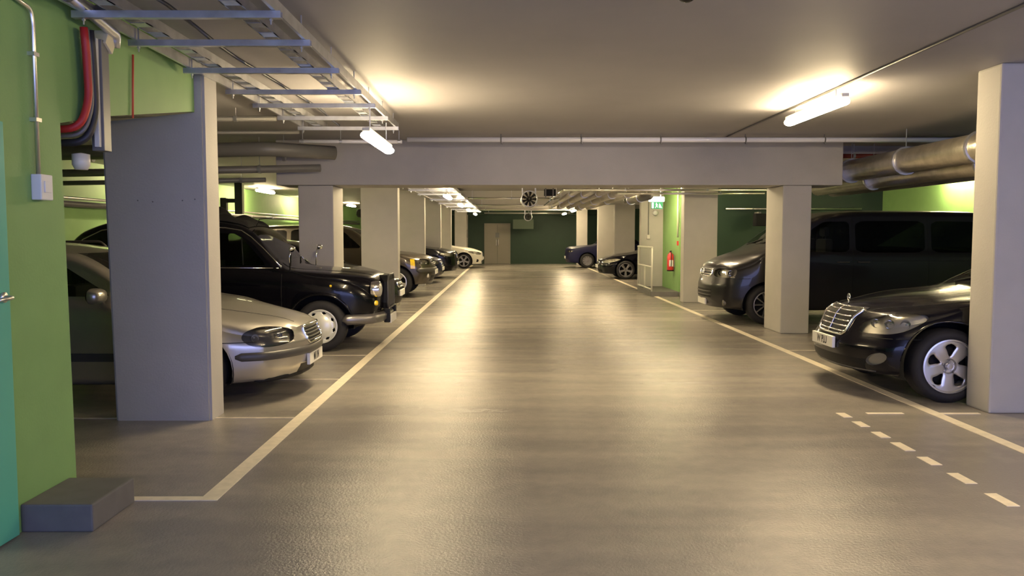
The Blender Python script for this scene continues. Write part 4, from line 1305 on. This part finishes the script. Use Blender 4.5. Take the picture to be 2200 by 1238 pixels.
# upright bonnet ornament: ring with three spokes on a short stem
p = c.ht(.24, 0)
b = T([p, p + Vector((0, 0, .035))], .006, n=8)
lathe(b, [(.034 + .0035 * math.cos(a), .0035 * math.sin(a)) for a in [2 * PI * k / 6 for k in range(7)]], p + Vector((0, 0, .072)), 'x', 24)
for k in range(3):
    a = PI / 2 + 2 * PI * k / 3
    tube(b, [p + Vector((0, 0, .072)), p + Vector((0, .034 * math.cos(a), .072 + .034 * math.sin(a)))], [.006, .0015], n=6)
obj('bonnet_ornament', b, 'chrome', c.root, True, 'chrome ring ornament with three spokes')
c.side_lines([[(1.48, .24), (1.50, .92)], [(2.90, .24), (2.93, .97)], [(3.80, .7), (3.9, .97)], [(.15, .565), (.55, .575), (.62, .60)]])
c.gap([[c.ht(d, sd * (.40 + .38 * sstep((d - .15) / .9)), .0005) for d in np.linspace(.16, 1.5, 18)] for sd in (-1, 1)], 'bonnet_gap', .003)
c.mirror(2.08, .985, .13, (.10, .22, .13))
c.handles((2.66, 3.62), .87, 'chrome')
c.wheels('five_fan', .338, .242, .23)
c.seats((2.7, 3.6), .5, 1.05)
wipers(c, 1.60)
for sd in (-1, 1):
    P = [c.hs(.79 - .405 * math.cos(a), .338 + .405 * math.sin(a), sd, .0) for a in [math.radians(5 + 170 * i / 20) for i in range(21)]]
    obj('arch_lip', T(P, .012, n=8), 'black_paint', c.root, True)
c.finish()

# ---------------------------------------------------------------- dark grey van
sp = dict(L=4.89, W=.95,
    top=[(0, 1.0), (.10, 1.08), (.40, 1.18), (.80, 1.27), (.92, 1.32), (1.25, 1.56), (1.68, 1.83), (1.95, 1.90), (2.6, 1.945), (4.4, 1.93), (4.78, 1.85), (4.89, 1.7)],
    belt=[(0, .90), (.2, .97), (.6, 1.08), (1.0, 1.16), (1.6, 1.19), (4.89, 1.19)],
    bot=[(0, .27), (.3, .24), (4.5, .25), (4.89, .34)],
    plan=[(0, .80), (.10, .87), (.35, .925), (.8, .95), (4.5, .95), (4.8, .92), (4.89, .88)],
    face_f=[(0, .10), (.28, .06), (.45, 0), (.62, .0), (.75, .03), (1.0, .10), (1.1, .14), (2, .3)],
    face_r=[(0, .0), (.5, 0), (1.0, .02), (2, .1)], sweep_f=.42, sweep_r=.06, df=.95, hubs=(.90, 3.90), R=.335, Ra=.40, k=.135, turn=.015, rch=.30, rcc=.12, rr=.10, bodylabel='dark grey metallic bodywork')
n = Car('van', 'tall dark grey people carrier van behind the right beam column', (3.47, 14.56, 0), PI, 'grey_paint', sp, 'van')
n.win([(1.40, 1.26), (1.55, 1.23), (2.28, 1.23), (2.28, 1.74), (1.86, 1.74), (1.60, 1.58)])
n.win([(2.38, 1.22), (3.55, 1.22), (3.55, 1.75), (2.38, 1.75)], 'glass_dark')
n.win([(3.66, 1.22), (4.68, 1.22), (4.66, 1.73), (3.66, 1.75)], 'glass_dark')
n.screen(.78, 1.36, .66, 1.80, .9, 1.85)
front_detail(n, .86, .12, .40, 2, 'chrome', 'chrome', .04, .505, .48, .15)
headlamps(n, [(.12, .46, .93), (.10, .44, .80), (.26, .70, .785), (.38, .84, .80), (.40, .85, .94), (.28, .72, .95)], 45, 'lens', 'reflector_dark', .05, 2, .065, 'chrome')
for z in (.475, .535):
    obj('intake_bar', T([n.hf(y, z, .004) for y in np.linspace(-.46, .46, 13)], .008, n=6), 'trim_grey', n.root, True)
for sd in (-1, 1):
    p = n.hf(sd * .70, .36)
    b = bmesh.new(); lathe(b, [(.05, -.04), (.052, .006), (.04, .012), (0, .016)], p, 'x', 20)
    obj('fog_lamp', b, 'reflector_dark', n.root, True)
n.plate(.35, None, off=.02)
b = bmesh.new(); lathe(b, [(.055, 0), (.06, .006), (.05, .010)], n.hf(0, .87, .01), 'x', 28)
q = n.hf(0, .87, .018)
for P in ([(-.03, .035), (0, -.0), (.03, .035)], [(-.042, .02), (-.02, -.04), (0, -.01), (.02, -.04), (.042, .02)]):
    tube(b, [(q.x, q.y + u, q.z + w) for u, w in P], .005, n=6)
obj('badge', b, 'chrome', n.root, True, 'round chrome badge')
n.side_lines([[(1.22, .28), (1.22, 1.14)], [(2.32, .28), (2.33, 1.80)], [(3.60, .28), (3.60, 1.80)], [(.42, .77), (.62, .78)], [(2.35, 1.08), (4.6, 1.08)]])
n.mirror(1.45, 1.24, .15, (.09, .22, .24))
n.handles((2.16, 2.50), 1.06, 'trim_grey')
n.wheels('double_spoke', .335, .225, .22, 'alloy_dark')
n.seats((2.0, 3.0, 4.0), .8, 1.45)
wipers(n, .98)
n.finish()

# ---------------------------------------------------------------- small black hatchback nose behind the taxi
sp = base_spec(4.2, .87, 1.45, .70, .98, 1.05, 1.95, (.80, 3.35), .31, 1.0, True, .18)
sp['sweep_f'] = .38; sp['bodylabel'] = 'glossy black bodywork'
s = Car('hatchback_car', 'small glossy black hatchback with its nose showing past the taxi', (-1.96, 15.2, 0), 0, 'black_paint', sp)
s.win([(1.50, 1.02), (2.35, 1.02), (2.35, 1.34), (2.0, 1.33)]); s.win([(2.45, 1.02), (3.3, 1.03), (3.2, 1.34), (2.45, 1.36)])
s.screen(.66, 1.05, .54, 1.36, 1.05, 2.1)
front_detail(s, .60, .07, .30, 2, 'chrome', 'chrome', .03, .33, .42, .14)
headlamps(s, [(.12, .42, .66), (.14, .46, .58), (.35, .75, .60), (.62, .86, .72), (.52, .82, .77), (.3, .62, .74)], 45, 'lens', 'reflector', .04, 2, .05)
s.plate(.45, None); s.mirror(1.5, 1.0); s.wheels('five', .31, .2, .2); s.side_lines([[(1.2, .25), (1.2, .93)], [(2.4, .25), (2.4, .98)]])
wipers(s, 1.1); s.seats((2.2,), .5, 1.0); s.finish()

# ---------------------------------------------------------------- brown-grey off-roader
sp = base_spec(4.65, .93, 1.78, .95, 1.14, 1.2, 1.95, (.86, 3.6), .37, 1.2, True, .30)
sp['top'] = [(0, .93), (.10, 1.0), (.5, 1.07), (1.25, 1.15), (1.40, 1.24), (2.0, 1.68), (2.6, 1.77), (4.0, 1.75), (4.4, 1.66), (4.6, 1.2), (4.65, 1.15)]
sp['belt'] = [(0, .84), (.3, .92), (1.2, 1.07), (3, 1.12), (4.65, 1.12)]
sp['face_f'] = [(0, .12), (.35, .08), (.55, 0), (.85, .04), (1.05, .12), (2, .3)]
sp['k'] = .22; sp['bodylabel'] = 'brown-grey bodywork'
s = Car('off_roader', 'brown-grey off-roader with amber side lamp behind the left columns', (-1.80, 20.45, 0), 0, 'brown_paint', sp)
s.win([(1.68, 1.19), (2.45, 1.19), (2.45, 1.62), (2.15, 1.60)], 'glass_dark'); s.win([(2.55, 1.19), (3.4, 1.19), (3.4, 1.64), (2.55, 1.64)], 'glass_dark'); s.win([(3.5, 1.2), (4.3, 1.2), (4.2, 1.6), (3.5, 1.63)], 'glass_dark')
s.screen(.72, 1.22, .62, 1.65, 1.2, 2.1, 'glass_dark')
front_detail(s, .86, .13, .42, 2, 'chrome', 'alloy_dark', .04, .45, .5, .14)
headlamps(s, [(.14, .50, .93), (.12, .48, .79), (.25, .68, .78), (.40, .80, .80), (.42, .82, .93)], 40, 'lens', 'reflector_dark', .05, 2, .055)
for sd in (-1, 1):
    pts = [(-.44, sd * .84, .93), (-.44, sd * .84, .70), (-.53, sd * .89, .70), (-.53, sd * .89, .93)]
    s.panel('indicator', pts, (.5, sd * .86, 0), lambda c_, n_: sd * c_.y > .4 and -c_.x < 1, 'amber', 'amber corner indicator')
    p = s.hf(sd * .62, .52); b = bmesh.new(); lathe(b, [(.05, -.04), (.05, .01), (0, .02)], p, 'x', 16); obj('fog_lamp', b, 'reflector', s.root, True)
s.strip(.66, math.radians(-60), math.radians(60), .10, .03, 'trim_grey', 'bumper_strip', 'grey bumper moulding')
s.plate(.60, None, off=.04); s.mirror(1.62, 1.16, .14, (.1, .2, .18)); s.wheels('five', .37, .24, .24)
s.side_lines([[(1.35, .4), (1.36, 1.08)], [(2.5, .4), (2.5, 1.1)]]); wipers(s, 1.3); s.seats((2.5,), .7, 1.25)
s.finish()

# ---------------------------------------------------------------- dark blue hatchback
sp = base_spec(4.2, .87, 1.44, .74, .98, 1.05, 1.95, (.80, 3.35), .31, 1.0, True, .18); sp['sweep_f'] = .42; sp['bodylabel'] = 'dark blue bodywork'
s = Car('hatchback_car', 'dark blue car with bright headlamps behind the off-roader', (-2.02, 25.75, 0), 0, 'blue_paint', sp)
s.win([(1.50, 1.02), (2.35, 1.02), (2.35, 1.34), (2.0, 1.33)]); s.win([(2.45, 1.02), (3.3, 1.03), (3.2, 1.34), (2.45, 1.36)])
s.screen(.66, 1.05, .54, 1.36, 1.05, 2.1)
front_detail(s, .58, .08, .30, 2, 'chrome', 'chrome', .03, .33, .42, .14)
headlamps(s, [(.12, .42, .68), (.14, .46, .58), (.35, .75, .60), (.62, .86, .72), (.52, .82, .80), (.3, .62, .76)], 45, 'lens', 'reflector', .04, 2, .06)
s.plate(.45, None); s.mirror(1.5, 1.0); s.wheels('five', .31, .2, .2); s.seats((2.2,), .5, 1.0); s.finish()

# ---------------------------------------------------------------- black off-roader, far left
sp = base_spec(4.7, .94, 1.70, .92, 1.12, 1.3, 2.1, (.88, 3.7), .37, 1.1, True, .24)
sp['bodylabel'] = 'black bodywork'; sp['k'] = .28
s = Car('off_roader', 'black off-roader beyond the dark blue car, far left', (-1.74, 28.95, 0), 0, 'black_paint', sp)
s.win([(1.75, 1.18), (2.5, 1.18), (2.5, 1.56), (2.25, 1.55)], 'glass_dark'); s.win([(2.6, 1.18), (3.5, 1.18), (3.4, 1.55), (2.6, 1.58)], 'glass_dark')
s.screen(.70, 1.2, .6, 1.58, 1.3, 2.25)
front_detail(s, .78, .14, .30, 6, 'trim_grey', 'chrome', .04, .40, .5, .14)
headlamps(s, [(.12, .42, .86), (.14, .44, .74), (.4, .78, .76), (.62, .9, .84), (.5, .86, .90)], 45, 'lens', 'reflector', .04, 2, .055)
s.plate(.52, None); s.mirror(1.7, 1.12, .14, (.1, .2, .17)); s.wheels('five', .37, .25, .24); s.seats((2.4,), .7, 1.2)
s.side_lines([[(1.4, .35), (1.4, 1.05)], [(2.55, .35), (2.55, 1.1)]]); s.finish()

# ---------------------------------------------------------------- white saloon, farthest left
sp = base_spec(4.75, .92, 1.42, .74, 1.0, 1.35, 2.2, (.85, 3.65), .335, 1.02, False, .18); sp['sweep_f'] = .40; sp['bodylabel'] = 'white bodywork'
s = Car('saloon_car', 'white car at the far left, nose past the painted line', (-1.09, 37.15, 0), 0, 'white_paint', sp)
s.win([(1.75, 1.04), (2.6, 1.04), (2.6, 1.32), (2.3, 1.31)]); s.win([(2.7, 1.04), (3.5, 1.05), (3.1, 1.31), (2.7, 1.34)])
s.screen(.68, 1.06, .56, 1.33, 1.35, 2.35)
front_detail(s, .58, .13, .28, 4, 'chrome', 'chrome', .04, .30, .40, .12)
headlamps(s, [(.12, .40, .70), (.14, .44, .60), (.4, .78, .62), (.70, .9, .74), (.5, .84, .79)], 45, 'lens', 'reflector', .04, 2, .055)
for sd in (-1, 1):
    s.panel('side_intake', [(-.3, sd * .62, .38), (-.3, sd * .62, .28), (-.3, sd * .78, .28), (-.3, sd * .78, .42)], (.9, sd * .4, 0), lambda c_, n_: sd * c_.y > .3 and -c_.x < .8, 'black', 'dark corner intake')
s.plate(.44, None); s.mirror(1.75, 1.02); s.wheels('five', .335, .25, .22, 'alloy_dark'); s.seats((2.4,), .5, 1.0)
s.side_lines([[(1.4, .25), (1.42, .95)], [(2.65, .25), (2.66, 1.0)]]); s.finish()

# ---------------------------------------------------------------- low black saloon, right
sp = base_spec(4.6, .90, 1.42, .66, .93, 1.3, 2.15, (.88, 3.6), .32, .98, False, .17); sp['sweep_f'] = .42; sp['bodylabel'] = 'glossy black bodywork'
s = Car('saloon_car', 'low black saloon parked beyond the handrail on the right', (3.12, 28.3, 0), PI, 'black_paint', sp)
s.win([(1.7, .98), (2.5, .98), (2.5, 1.30), (2.25, 1.29)]); s.win([(2.6, .98), (3.4, .99), (3.1, 1.29), (2.6, 1.32)])
s.screen(.68, 1.0, .56, 1.32, 1.3, 2.3)
front_detail(s, .54, .09, .30, 3, 'chrome', 'chrome', .03, .28, .5, .10)
headlamps(s, [(.14, .42, .64), (.14, .44, .55), (.4, .78, .56), (.74, .9, .68), (.5, .84, .72)], 45, 'lens', 'reflector', .04, 2, .055)
s.plate(.43, None, off=.03); s.mirror(1.7, .96); s.wheels('five', .32, .23, .21, 'alloy_dark'); s.seats((2.4,), .5, 1.0)
s.side_lines([[(1.4, .25), (1.42, .9)], [(2.55, .25), (2.56, .95)]]); s.finish()

# ---------------------------------------------------------------- flat dark blue car, far right
sp = base_spec(4.5, .90, 1.46, .90, 1.04, 1.2, 2.0, (.95, 3.6), .33, 1.02, False, .22); sp['sweep_f'] = .22; sp['bodylabel'] = 'dark blue bodywork'
s = Car('saloon_car', 'dull dark blue car at the far right near end wall', (2.66, 37.6, 0), PI, 'blue_dull', sp)
s.win([(1.65, 1.08), (2.5, 1.08), (2.5, 1.35), (2.15, 1.34)], 'glass_dark'); s.win([(2.6, 1.08), (3.3, 1.08), (3.1, 1.34), (2.6, 1.37)], 'glass_dark')
s.screen(.68, 1.10, .56, 1.37, 1.2, 2.15, 'glass_dark')
front_detail(s, .66, .09, .30, 2, 'trim_grey', None, .03, .32, .5, .10)
headlamps(s, [(.10, .48, .80), (.10, .48, .70), (.3, .76, .70), (.4, .82, .80)], 40, 'lens', 'reflector_dark', .04, 1, .05)
s.plate(.47, None); s.mirror(1.6, 1.04); s.wheels('plain_disc', .33, .21, .21, 'alloy_dark'); s.seats((2.4,), .5, 1.0)
s.finish()
